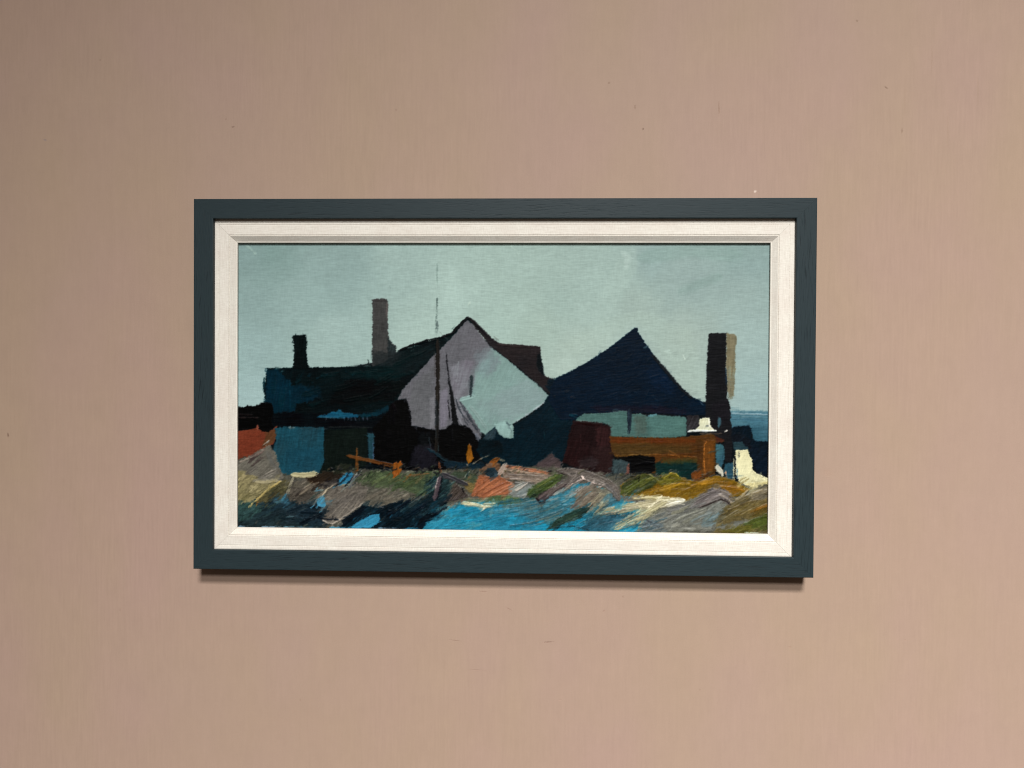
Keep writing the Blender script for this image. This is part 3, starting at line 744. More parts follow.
    P([(731, 428), (738, 426), (745, 426), (749.6, 425), (751.4, 431), (751.6, 438), (756, 441), (768, 441.6), (775, 442), (775, 480), (767, 478), (756, 473), (750, 462), (746, 451), (733, 446)], (9, 23, 34), (12, 18, 26), .8, .5, 60, .25)
    P([(731, 436), (740, 432), (750, 440), (752, 450), (736, 446)], (20, 20, 26), (14, 26, 36), 1.4, 1, 40, .3, .7)
    P([(752, 446), (768, 450), (768, 474), (758, 472), (752, 460)], (10, 27, 44), (14, 22, 32), 2, 1.4, 50, .3, .8)
    P([(715.8, 444), (720, 443.6), (724, 446), (724.6, 458), (722, 467), (716, 466)], (44, 78, 92), (52, 88, 96), .6, .5, 85, .12)
    P([(725, 463), (733, 463), (734, 478), (728, 480), (723, 472)], (44, 82, 96), (34, 66, 80), .8, .6, 85, .14)
    P([(733, 442), (742, 442), (748, 448), (747, 450), (734, 450)], (42, 66, 72), (28, 48, 56), .9, .7, 0, .2)
    # ---- cream accents
    P([(699.8, 419), (703, 418), (709.4, 418), (710, 425), (712, 428), (716.6, 431), (708, 432), (700, 431.6), (694, 431.6), (687, 431.6), (690, 430.2), (695, 430), (698.8, 426.6)], (206, 206, 172), (190, 194, 170), .5, .35, 70, .08, h=.5)
    S([(687.5, 431.6), (698, 430.6), (708, 431), (716, 431)], 1.8, (206, 212, 214), None, .9, .35, .08, .6)
    S([(708.6, 419), (709, 426), (713, 429.6)], 1.4, (232, 232, 214), None, .9, .3, .05, .6)
    S([(706, 426.5), (708.5, 425.6)], 1.6, (90, 96, 100), None, .8, .2)
    S([(700, 433.5), (712, 434), (722, 434)], 2, (96, 80, 66), None, .6, .45)
    S([(724.4, 432), (727, 430.6)], 2.0, (224, 220, 208), None, .9, .2, .05, .6)
    P([(735.4, 451), (738, 449.6), (741, 450.4), (747.8, 449.6), (749.4, 456), (752, 459), (752.6, 470), (756, 473), (767, 477.6), (774, 479), (773, 484), (764, 486), (752, 490), (745, 486.5), (738.6, 482), (736, 474)], (216, 213, 172), (204, 200, 160), .45, .35, 70, .07, h=.5)
    P([(744, 484), (768, 481), (766, 485), (752, 490)], (190, 180, 124), (204, 192, 140), .8, .6, 15, .1, .85, h=.5)
    S([(733.6, 459), (733.6, 484)], 1.2, (196, 192, 158), None, .9, .3, .1, .4)
    S([(737, 468), (737, 479)], 1.2, (70, 104, 124), None, .85, .2)
    S([(738.4, 452), (738.6, 458)], 1.0, (40, 46, 50), None, .8, .4)
    S([(736.4, 456), (735.8, 470)], .9, (236, 234, 204), None, .7, .3, .05, .6)
    P([(714.6, 467), (716.4, 464.8), (718.4, 464.2), (720.6, 468), (723.2, 470), (723.4, 473.6), (722, 480), (720.6, 474), (717, 471.6)], (196, 194, 174), (168, 168, 156), .45, .35, 70, .08, h=.5)
    S([(725.4, 471), (726, 477)], 2, (196, 146, 112), None, .85, .3, .1, .35)


def paint_ground():
    GV[0] = 1.7
    # ---- under-painting
    P([(232, 462), (250, 455), (270, 448), (282, 474), (320, 474), (345, 468), (400, 470), (440, 470), (480, 468), (510, 466), (560, 468), (612, 474), (640, 474), (700, 480), (715, 474), (735, 480), (752, 488), (776, 482), (776, 540), (230, 540)], (84, 84, 72), (66, 66, 60), 1.4, .8, 30, .2)
    # left bank
    P([(232, 462), (248, 457), (262, 449), (269, 445), (275, 452), (280, 468), (283, 478), (262, 482), (248, 478), (234, 484)], (104, 101, 92), (92, 90, 82), 1, .7, 40, .14, h=.25)
    P([(234, 468), (250, 474), (262, 480), (282, 482), (272, 492), (258, 500), (244, 506), (232, 508)], (134, 126, 92), (114, 108, 76), 1.3, .9, 35, .14, h=.25)
    P([(232, 500), (250, 504), (262, 496), (290, 496), (325, 500), (332, 512), (322, 528), (232, 530)], (34, 50, 54), (22, 38, 46), 1.6, 1, 25, .25, h=.2)
    P([(234, 503), (252, 502), (262, 510), (248, 520), (236, 522)], (50, 80, 74), (40, 62, 62), 1.5, 1, 35, .2, h=.2)
    P([(285, 506), (325, 502), (328, 524), (286, 522)], (12, 28, 40), (30, 42, 48), 2, 1.4, -12, .3, h=.25)
    P([(256, 498), (272, 486), (285, 480), (294, 482), (284, 492), (268, 502), (256, 504)], (84, 78, 52), (66, 66, 46), 1, .7, 42, .2, h=.25)
    P([(290, 482), (312, 478), (326, 484), (324, 498), (300, 504), (287, 498)], (92, 85, 74), (70, 66, 60), 1.6, 1, 35, .2, h=.25)
    P([(306, 478), (325, 472), (345, 470), (342, 480), (328, 486), (312, 484)], (58, 40, 27), (34, 28, 22), 1.2, .9, 35, .25, h=.25)
    P([(320, 484), (336, 478), (350, 480), (340, 488), (326, 488)], (20, 24, 28), (30, 28, 30), 1.4, .9, 25, .3)
    P([(272, 500), (280, 495), (290, 497), (288, 504), (276, 504)], (54, 100, 120), (60, 84, 92), 1, .7, 25, .15, .9)
    P([(316, 500), (323, 496), (327, 500), (326, 508), (319, 506)], (70, 140, 166), (50, 110, 140), .8, .5, 40, .2)
    P([(339, 480), (346, 472), (353, 474), (352, 481), (343, 487), (338, 485)], (44, 122, 150), (36, 100, 130), .9, .6, 35, .2)
    S([(250, 459), (258, 453), (264, 450)], 5, (62, 50, 50), (88, 72, 68), .8, .5, .2, .3)
    S([(256, 462), (264, 456)], 3, (60, 54, 54), None, .6, .5)
    S([(240, 462), (252, 457), (262, 451), (270, 441)], 1.4, (160, 150, 138), (130, 120, 110), .8, .45, .1, .4)
    S([(263, 445), (269, 441)], 1.5, (150, 150, 144), None, .9, .3, .1, .5)
    S([(268, 452), (272, 464), (280, 474)], 6, (98, 96, 90), (84, 86, 84), .7, .45, .1, .3)
    S([(246, 474), (238, 482)], 3, (150, 140, 106), None, .7, .4)
    S([(256, 482), (266, 481.6), (278, 480)], 3.4, (168, 160, 126), (146, 138, 108), .85, .35, .1, .4)
    S([(281, 481), (270, 488), (260, 497), (250, 507)], 2.0, (176, 162, 112), (128, 112, 62), .85, .35, .15, .45)
    S([(292, 474.4), (304, 475), (318, 473)], 5, (178, 171, 134), (160, 154, 120), .92, .3, .1, .4)
    S([(300, 477), (316, 476)], 2, (192, 186, 152), None, .7, .4)
    S([(293.6, 477), (290, 486), (287, 494)], 3, (150, 144, 122), (124, 120, 106), .8, .35, .1, .4)
    S([(284, 494), (278, 501)], 1.4, (120, 110, 78), None, .7, .4)
    # big grey slab
    P([(329.5, 488), (340, 485), (352, 483), (362, 480), (368, 488), (366, 498), (362, 504), (352, 511), (342, 519), (333, 524), (326, 523.4), (321, 520), (326, 512), (328, 506), (324, 500)], (112, 106, 96), (92, 87, 80), .7, .5, 35, .14, h=.45)
    P([(330, 508), (345, 496), (362, 488), (364, 498), (345, 512), (332, 520)], (104, 100, 92), (82, 78, 74), 1.4, 1, 36, .16, .8, h=.4)
    S([(332, 524), (342, 518), (352, 511), (363, 503.4)], 1.2, (158, 150, 138), None, .85, .25, .1, .6)
    S([(323, 520), (328, 523), (334, 524)], 1.2, (156, 148, 138), None, .7, .3, .1, .5)
    S([(322, 496), (328, 489), (334, 485)], 1.6, (164, 152, 132), None, .8, .35, .1, .5)
    S([(340, 486), (356, 482)], 1.6, (132, 132, 110), None, .6, .4)
    # middle left greens and navy
    P([(354, 480), (368, 472), (380, 470), (400, 473), (436, 471), (446, 476), (440, 486), (420, 496), (400, 496), (376, 488)], (72, 84, 58), (56, 68, 48), 1.5, 1, 20, .2, h=.25)
    P([(368, 494), (384, 486), (400, 488), (416, 495), (404, 502), (384, 508), (366, 508)], (100, 94, 82), (80, 78, 70), 1.4, 1, 25, .16, h=.3)
    P([(338, 526), (350, 518), (364, 504), (376, 508), (392, 503), (416, 500), (440, 490), (450, 498), (444, 510), (436, 522), (424, 530), (338, 530)], (8, 20, 31), (14, 34, 42), .9, .6, 35, .3, h=.25)
    P([(398, 508), (430, 494), (446, 496), (436, 512), (410, 520)], (14, 36, 46), (30, 50, 54), 1.8, 1.2, 38, .3, .7, h=.25)
    P([(426, 480), (440, 474), (452, 480), (450, 496), (438, 502), (424, 492)], (24, 44, 48), (40, 56, 54), 1.6, 1, 45, .3, h=.25)
    P([(352, 526), (360, 521), (370, 515.5), (379, 514), (380, 519), (377, 524), (371, 527), (352, 528.5)], (52, 134, 168), (40, 116, 150), .5, .4, 28, .12, h=.2)
    S([(378, 506), (390, 510), (402, 504)], 1.2, (96, 96, 98), None, .6, .45)
    S([(420, 508), (426, 503)], 4, (72, 66, 76), None, .7, .4)
    S([(406, 476), (420, 474.6), (430, 474)], 2.2, (120, 84, 54), None, .7, .5)
    for (x, y) in ((407, 472), (412, 471.4), (419, 470.6), (427, 471), (434, 471), (376, 472), (468, 475)):
        S([(x, y), (x + 3, y - .4)], 1.6, (150, 154, 128), None, .7, .5, .1, .4)
    S([(356, 478), (362, 471)], 1.6, (120, 124, 124), None, .8, .4, .1, .4)
    S([(350, 482), (356, 474)], 3, (40, 36, 42), None, .8, .4)
    S([(424, 481), (430, 480)], 3, (10, 22, 28), None, .8, .3)
    # sticks beside the water
    S([(442, 474), (452, 478), (467, 485)], 5, (62, 60, 62), (48, 48, 54), .9, .25, .15, .4)
    P([(455, 483), (462, 487), (468, 496), (458, 500), (446, 502), (450, 490)], (76, 68, 62), (58, 54, 52), .7, .5, 50, .2, h=.35)
    S([(440, 476), (437, 488), (434, 500)], 4.2, (96, 86, 90), (60, 50, 56), .92, .2, .2, .5)
    S([(438.4, 477), (435.5, 488)], 1.3, (150, 140, 140), None, .8, .3, .1, .5)
    P([(462, 482), (474, 476), (482, 486), (472, 494), (466, 490)], (104, 90, 54), (88, 80, 52), 1, .7, 20, .2)
    # dark red-orange bits, fence
    S([(347.6, 455.6), (356, 457.6), (374, 461.5), (395, 466)], 3.4, (112, 68, 30), (84, 50, 22), .9, .2, .14, .3)
    S([(356.6, 448), (357, 460), (357, 471)], 3.8, (118, 72, 32), (90, 54, 22), .9, .15, .14, .35, taper=(.45, 1))
    P([(393.5, 463), (396, 461.4), (398, 463), (400.6, 460.6), (402.4, 463), (402, 469), (399, 475), (394, 477.4), (392.4, 471)], (136, 78, 26), (110, 60, 20), .5, .35, 85, .16, h=.4)
    S([(438.8, 461.5), (439.6, 466), (440.6, 472)], 3, (136, 82, 52), (90, 60, 40), .85, .3, .1, .3, taper=(.5, 1.2))
    P([(336, 466), (344, 463), (352, 464), (352, 470), (342, 474), (334, 474)], (46, 52, 38), (28, 32, 26), 1, .7, 20, .3)
    # orange slope
    P([(476, 480), (479, 474), (490, 476), (497, 474), (508, 481), (517, 486), (512, 491), (504, 495), (486, 497.6), (470, 496), (474, 488)], (150, 94, 64), (124, 76, 52), .9, .6, 40, .14, h=.35)
    S([(484, 492), (496, 484), (508, 478)], 2, (176, 112, 76), None, .6, .4, .1, .4)
    S([(480, 478), (487, 486)], 4, (138, 80, 48), None, .6, .4)
    P([(500, 468), (516, 468), (545, 474), (556, 474), (552, 482), (534, 484), (522, 480), (504, 478)], (132, 118, 104), (110, 98, 88), .9, .6, -8, .14, h=.3)
    S([(504, 466), (520, 468), (536, 470.5), (550, 474)], 3.4, (158, 104, 76), (132, 82, 58), .9, .25, .12, .35)
    S([(506, 477), (524, 479), (548, 478)], 2.2, (96, 86, 80), None, .6, .5)
    P([(508, 486), (520, 482), (538, 484), (530, 492), (524, 498), (510, 498)], (122, 124, 118), (98, 108, 108), 1.2, .9, 30, .14, h=.3)
    S([(516, 490), (524, 485)], 3.2, (164, 156, 146), None, .8, .4, .1, .45)
    S([(518, 496), (527, 494)], 1.4, (180, 176, 168), None, .8, .3, .1, .5)
    P([(486, 466), (492, 461), (500, 464), (502, 472), (494, 477), (484, 474), (478, 470)], (108, 80, 58), (86, 68, 56), .9, .6, 30, .2, h=.3)
    S([(491, 462), (497, 460), (499, 458.5)], 5, (128, 74, 28), (108, 62, 24), .9, .3, .15, .3)
    S([(493, 466), (497, 462)], 3, (130, 78, 30), None, .8, .3)
    S([(499, 474), (504, 468), (506, 464)], 6, (168, 152, 138), (140, 126, 116), .85, .35, .12, .45)
    S([(500, 460), (505, 461)], 2.5, (132, 118, 96), None, .7, .4)
    P([(483.5, 473), (488, 468), (494, 467.4), (498, 472), (497.6, 476.4), (490, 477.4)], (24, 41, 50), (34, 50, 58), .5, .4, 30, .2)
    S([(473, 464), (480, 459), (490, 454.6)], 1.5, (128, 118, 98), None, .8, .45, .1, .4)
    S([(506, 470), (505, 474)], 1.4, (84, 52, 34), None, .7, .4)
    P([(469, 443.6), (471.6, 447), (472, 454), (474, 458), (471.4, 461.6), (468.6, 463.6), (466.4, 459), (466.4, 453)], (172, 112, 20), (140, 88, 16), .45, .35, 80, .12, h=.45)
    S([(466.6, 464), (468, 466)], 1, (170, 150, 130), None, .6, .3)
    P([(448, 472), (470, 470), (478, 476), (474, 484), (452, 478)], (54, 66, 50), (40, 54, 46), 1.4, .9, -10, .25, .85)
    S([(464, 478), (469, 472)], 1.8, (128, 138, 124), None, .7, .4, .1, .4)
    # ---- water
    P([(416, 540), (426, 524), (434, 518), (446, 510), (456, 503), (470, 500), (520, 500), (532, 498), (556, 490), (572, 484), (600, 484), (640, 505), (650, 512), (640, 540)], (20, 124, 152), (34, 112, 136), .9, .6, 12, .10, h=.2)
    P([(508, 505), (530, 498), (556, 492), (576, 486), (600, 500), (584, 512), (560, 522), (530, 520)], (70, 104, 110), (54, 98, 110), 2, 1.6, 25, .12, .8, h=.25)
    P([(480, 506), (510, 500), (536, 502), (540, 512), (500, 514)], (66, 122, 138), (44, 120, 148), 2, 1.6, 5, .1, .7, h=.25)
    P([(545, 500), (570, 492), (576, 506), (560, 514), (545, 510)], (52, 132, 152), (44, 112, 132), 2, 1.2, 20, .12, .7)
    S([(502, 515), (524, 517), (540, 512)], 1.4, (84, 140, 158), None, .5, .4)
    S([(440, 516), (448, 508), (462, 503)], 4, (128, 128, 106), (96, 108, 100), .8, .45, .15, .35)
    S([(462, 503), (474, 504), (486, 507), (494, 504)], 3.6, (196, 190, 152), (168, 168, 140), .88, .35, .12, .45)
    S([(486, 506), (481, 511)], 2.4, (206, 202, 172), None, .85, .3, .1, .5)
    S([(466, 500), (486, 500), (508, 498)], 4, (112, 106, 74), (92, 92, 62), .75, .35, .12, .3)
    P([(486, 497.4), (500, 495), (514, 497), (528, 499), (520, 503), (506, 505), (492, 503)], (78, 94, 58), (64, 84, 60), .8, .6, -5, .16, h=.3)
    S([(506, 508), (513, 506.6)], 3.4, (160, 168, 146), None, .7, .4, .1, .4)
    S([(520, 500), (534, 498)], 4, (44, 70, 72), None, .7, .4)
    for (x, y, L, w_, c_) in ((530, 502, 30, 4, (84, 106, 108)), (548, 504, 26, 4, (60, 96, 104)), (560, 508, 30, 4, (52, 92, 104)), (534, 510, 34, 3, (48, 108, 122)), (556, 514, 26, 3, (40, 96, 112)), (570, 496, 18, 3, (86, 116, 120)), (515, 506, 26, 3, (96, 124, 124)), (500, 512, 30, 2.4, (44, 112, 132)), (604, 520, 24, 4, (44, 84, 98)), (622, 516, 24, 4, (54, 78, 88)), (626, 522, 26, 4, (44, 92, 106)), (600, 526, 30, 3, (36, 96, 116))):
        S([(x + L / 2, y - L * .1), (x, y), (x - L / 2, y + L * .08)], w_, c_, tuple(q * .8 for q in c_), .7, .4, .15, .3)
    rw = random.Random(17)
    for i in range(46):
        x, y = rw.uniform(436, 500), rw.uniform(507, 527); L = rw.uniform(8, 26)
        k_ = rw.choice([(14, 104, 134), (34, 138, 166), (20, 90, 116), (52, 128, 146), (70, 120, 130), (28, 116, 150), (90, 124, 122)])
        S([(x + L / 2, y - L * .12), (x, y + rw.uniform(-.5, .5)), (x - L / 2, y + L * .1)], rw.uniform(1, 2.6), k_, None, .5, .5, .15, .35)
    # green wedge and mauve ridge
    P([(527, 491), (532, 486), (546, 479), (556, 473), (563, 474), (560, 482), (548, 490), (536, 496), (530, 498)], (74, 86, 42), (52, 70, 42), .7, .5, 30, .2, h=.35)
    P([(534, 497), (548, 489), (562, 480), (572, 480), (562, 490), (548, 498), (543, 504), (538, 502)], (78, 68, 66), (58, 50, 52), .7, .5, 35, .2, h=.35)
    S([(536, 498), (541, 504.4), (545, 502)], 2.4, (30, 24, 28), None, .85, .25)
    P([(556, 471), (562, 468.6), (574, 468), (588, 471), (600, 476), (612, 481), (618, 487), (621.4, 498), (618, 502), (610, 496), (604, 488), (592, 486), (584, 480), (574, 486), (562, 492), (552, 496), (564, 484), (570, 476)], (110, 102, 94), (88, 82, 78), .6, .5, 35, .14, h=.45)
    P([(590, 472), (604, 478), (616, 486), (606, 488), (594, 484), (584, 478)], (102, 96, 88), (86, 82, 76), 1, .8, -25, .14, .8, h=.4)
    S([(556, 470.6), (562, 472.6), (566, 474)], 2.2, (40, 32, 34), None, .85, .3)
    S([(568, 485.4), (576, 482), (583.5, 478.4), (590, 481.6), (597, 484), (604, 485)], 1.1, (206, 190, 182), (176, 158, 150), .9, .2, .1, .7)
    S([(583.4, 478.6), (580.6, 475)], 1.6, (214, 196, 186), None, .85, .25, .1, .7)
    S([(577, 471), (575, 477), (568, 484)], 1.0, (160, 150, 144), None, .75, .3, .1, .6)
    S([(556, 492), (566, 485)], 1.6, (140, 132, 130), None, .6, .4, .1, .5)
    S([(597, 488.4), (601, 486.6)], 2, (168, 160, 156), None, .8, .35, .1, .5)
    P([(571, 494), (578, 488), (588, 485), (598, 487), (606, 492), (604, 500), (592, 506), (586, 514), (578, 512), (570, 508), (576, 500)], (112, 102, 88), (90, 84, 76), 1.1, .8, 45, .18, h=.35)
    S([(570, 496), (578, 490), (585, 486)], 3, (150, 150, 146), (120, 120, 120), .75, .4, .12, .45)
    S([(606, 490), (598, 502), (588, 515), (586, 521)], 7, (138, 134, 106), (112, 110, 90), .8, .45, .15, .35, taper=(1.2, .5))
    S([(612, 488), (606, 498), (600, 508)], 6, (98, 104, 96), (84, 96, 98), .65, .45, .15, .3)
    S([(614, 488), (620, 500)], 3.5, (84, 84, 88), (100, 94, 88), .8, .3, .15, .35)
    P([(600, 497), (614, 494), (620, 502), (604, 510), (596, 510)], (72, 96, 102), (60, 88, 100), 1.2, 1, 30, .16, .75)
    for (x, y, w_, c_) in ((604, 494, 4, (120, 112, 96)), (598, 496, 3, (92, 86, 80)), (592, 492, 4, (126, 118, 106)), (586, 492, 3, (84, 80, 78)), (610, 496, 3, (136, 136, 118)), (608, 502, 4, (104, 108, 100))):
        S([(x, y), (x - 8, y + 10), (x - 17, y + 19)], w_, c_, tuple(k_ * .82 for k_ in c_), .8, .45, .16, .4, taper=(1.1, .5))
    S([(604, 500), (596, 510), (588, 519), (585, 522)], 3, (168, 164, 136), None, .75, .4, .15, .45)
    for (x, y, L, c_) in ((566, 488, 22, (70, 112, 122)), (560, 494, 26, (54, 96, 110)), (552, 500, 30, (92, 104, 104)), (546, 506, 24, (60, 118, 134)), (570, 498, 20, (42, 90, 108)), (536, 506, 22, (84, 118, 124))):
        S([(x, y), (x - L * .5, y + L * .22), (x - L, y + L * .38)], 2.6, c_, None, .6, .45, .15, .3)
    # dark green bar through the water
    P([(546, 530), (556, 520), (566, 514), (580, 508), (588, 510), (582, 518), (566, 522), (554, 528)], (30, 50, 46), (42, 62, 46), 1, .7, 22, .25, h=.3)
    P([(586, 520), (600, 512), (622, 514), (626, 524), (610, 532), (580, 532)], (40, 88, 106), (56, 78, 86), 1.6, 1, 10, .2, .95)
    S([(604, 514), (618, 513), (630, 514)], 3.4, (40, 54, 66), None, .7, .45)
    S([(552, 528), (572, 526), (590, 530)], 1.6, (24, 34, 38), None, .7, .4)
    # ---- olive and ochre mound
    P([(620, 486), (626, 480), (634, 476), (640, 473.6), (651, 474), (656, 479), (664, 476), (670, 472.4), (676, 473), (680, 479), (690, 480), (700, 482), (708, 478), (714, 474.6), (722, 477), (733, 480), (742, 485), (750, 489), (744, 495), (730, 497), (716, 488), (706, 492), (698, 499), (686, 503), (660, 500), (636, 498), (622, 496)], (118, 88, 18), (102, 80, 18), .7, .5, 15, .14, h=.3)
    P([(621, 486), (630, 478), (640, 474), (651, 474), (660, 480), (654, 486), (640, 492), (626, 496), (620, 494)], (70, 76, 32), (48, 56, 32), 1, .7, 22, .24, h=.35)
    P([(656, 480), (666, 474), (676, 473.4), (684, 480), (672, 484), (660, 486)], (98, 92, 28), (80, 80, 30), .9, .7, 15, .18, h=.35)
    S([(664, 478), (671, 473), (674, 472.6), (679, 478)], 1.5, (160, 148, 56), None, .8, .3, .1, .5)
    S([(648, 474), (655, 478), (660, 482)], 1.2, (132, 130, 84), None, .6, .4, .1, .5)
    S([(682, 478), (688, 480)], 2.4, (134, 102, 36), None, .7, .4)
    S([(634, 474), (650, 473)], 2, (24, 28, 20), None, .7, .5)
    S([(634, 492), (644, 486)], 5, (92, 92, 86), (80, 84, 80), .7, .5, .15, .3)
    S([(696, 484), (712, 479), (726, 480)], 4, (132, 96, 20), (118, 84, 20), .7, .3, .1, .3)
    P([(718, 482), (730, 482), (744, 488), (736, 494), (724, 490)], (136, 94, 22), (118, 82, 22), .9, .8, -20, .12, .8)
    P([(622, 496), (636, 494), (646, 498), (630, 502), (620, 502)], (92, 94, 92), (106, 100, 84), 1, .8, 10, .16)
    # cream sweep
    S([(684, 501.5), (672, 502), (656, 503), (636, 506), (612, 510), (598, 513)], 10, (166, 158, 124), (138, 132, 106), .92, .18, .15, .45, taper=(1, .6))
    S([(662, 496), (648, 498), (634, 498)], 4, (158, 150, 110), (170, 162, 130), .85, .4, .12, .4)
    S([(664, 500), (650, 510), (636, 520), (614, 528)], 8, (170, 164, 126), (140, 136, 108), .9, .2, .15, .45, taper=(1, .9))
    S([(658, 504), (644, 518), (638, 530)], 4, (160, 154, 122), (130, 128, 104), .8, .45, .15, .4)
    S([(684, 500), (676, 503), (666, 506)], 6.5, (216, 216, 200), (196, 194, 172), .93, .25, .1, .6, taper=(.7, 1.1))
    S([(664, 497), (658, 504), (646, 512)], 3, (206, 200, 166), (180, 172, 136), .8, .4, .1, .5)
    S([(612, 508), (630, 505), (648, 504)], 1.4, (186, 178, 144), None, .6, .5, .1, .5)
    # grey right
    P([(664, 508), (676, 504), (690, 500), (700, 494), (712, 498), (722, 500), (728, 504), (720, 514), (716, 530), (640, 534), (646, 520)], (112, 113, 104), (96, 98, 92), 1, .8, 30, .14, h=.3)
    P([(700, 494), (706, 490), (714, 487), (722, 486.6), (730, 492), (734, 500), (728, 506), (722, 500), (712, 502), (700, 508), (692, 508)], (106, 99, 96), (88, 84, 84), .8, .6, 30, .16, h=.4)
    S([(722, 492), (730, 494), (736, 500)], 3.4, (136, 128, 116), None, .7, .4, .1, .4)
    S([(701, 507), (712, 502.6), (721, 499), (727, 501.4), (730, 504.6)], 1.3, (54, 48, 46), None, .85, .25, .15, .3)
    S([(718, 498), (726, 500)], 1.0, (164, 160, 152), None, .7, .4, .1, .5)
    S([(668, 510), (684, 506), (700, 504)], 5, (94, 92, 92), (110, 110, 106), .7, .45, .12, .3)
    P([(702, 520), (710, 515), (722, 510), (722, 518), (712, 526), (702, 526)], (92, 116, 120), (86, 104, 108), 1.2, 1, 30, .12, .85)
    P([(640, 522), (650, 518), (662, 524), (668, 532), (638, 534)], (92, 104, 108), (74, 88, 94), 1, .8, 20, .16, .9)
    S([(646, 520), (656, 524), (662, 530)], 1.4, (58, 62, 66), None, .7, .4)
    S([(650, 512), (660, 522)], 2, (140, 138, 118), None, .5, .5)
    S([(682, 528), (700, 529), (712, 529)], 1.3, (176, 178, 168), None, .7, .55, .1, .4)
    S([(672, 526), (680, 526)], 1.2, (170, 168, 150), None, .5, .55)
    # khaki corner
    P([(720, 512), (732, 502), (746, 496), (760, 488), (776, 484), (776, 540), (712, 540), (716, 524)], (100, 89, 58), (86, 76, 44), 1, .8, 30, .18, h=.3)
    P([(746, 494), (760, 487), (768, 484), (770, 498), (752, 502)], (104, 98, 84), (92, 86, 74), 1.4, 1, 25, .14, .85)
    P([(754, 505), (776, 500), (776, 530), (752, 520)], (98, 72, 22), (80, 66, 26), 2, 1.6, 60, .18, .8)
    P([(742, 521), (760, 518), (776, 514), (776, 530), (748, 530)], (68, 82, 32), (56, 66, 28), 1.4, 1, 20, .2, .85)
    P([(722, 530), (736, 526), (752, 524), (752, 534), (720, 534)], (92, 78, 28), (74, 72, 28), 1.2, .9, 10, .2, .9)
    P([(716, 528), (730, 522), (744, 519), (752, 520), (744, 525), (728, 529)], (108, 114, 114), (98, 100, 94), .9, .7, 15, .12, .85)
    S([(741, 517), (745, 521)], 2, (50, 52, 44), None, .7, .4)
    S([(748, 490), (740, 497), (730, 503)], 1.8, (156, 146, 120), (130, 118, 92), .75, .4, .1, .45)
    S([(762, 490), (748, 498)], 1.2, (142, 126, 88), None, .6, .45, .1, .4)
    S([(728, 510), (748, 502), (764, 500)], 2, (120, 104, 62), None, .5, .5, .12, .35)


def stray(x0, y0, x1, y1, n, ang, spread, seed, a=.6):
    """paint carried over from farther off: thin broken strokes"""
    smear(x0, y0, x1, y1, n, ang, spread, (4, 14), (.8, 2.0), a, 15, seed, .22)


def paint_edges():
    # primer and thin paint peeping out along the bottom edge
    for (a, b, c) in ((239, 250, (120, 150, 170)), (262, 280, (150, 180, 200)), (284, 300, (110, 160, 180)), (300, 318, (60, 100, 120)), (330, 352, (80, 150, 180)),
                      (378, 398, (100, 130, 150)), (404, 420, (40, 120, 150)), (745, 767, (180, 190, 176))):
        y = 526.4 + (a - 238) / 530 * 6.4
        S([(a, y), (b, y + .2)], 1.5, c, None, .8, .45, .1, .1)


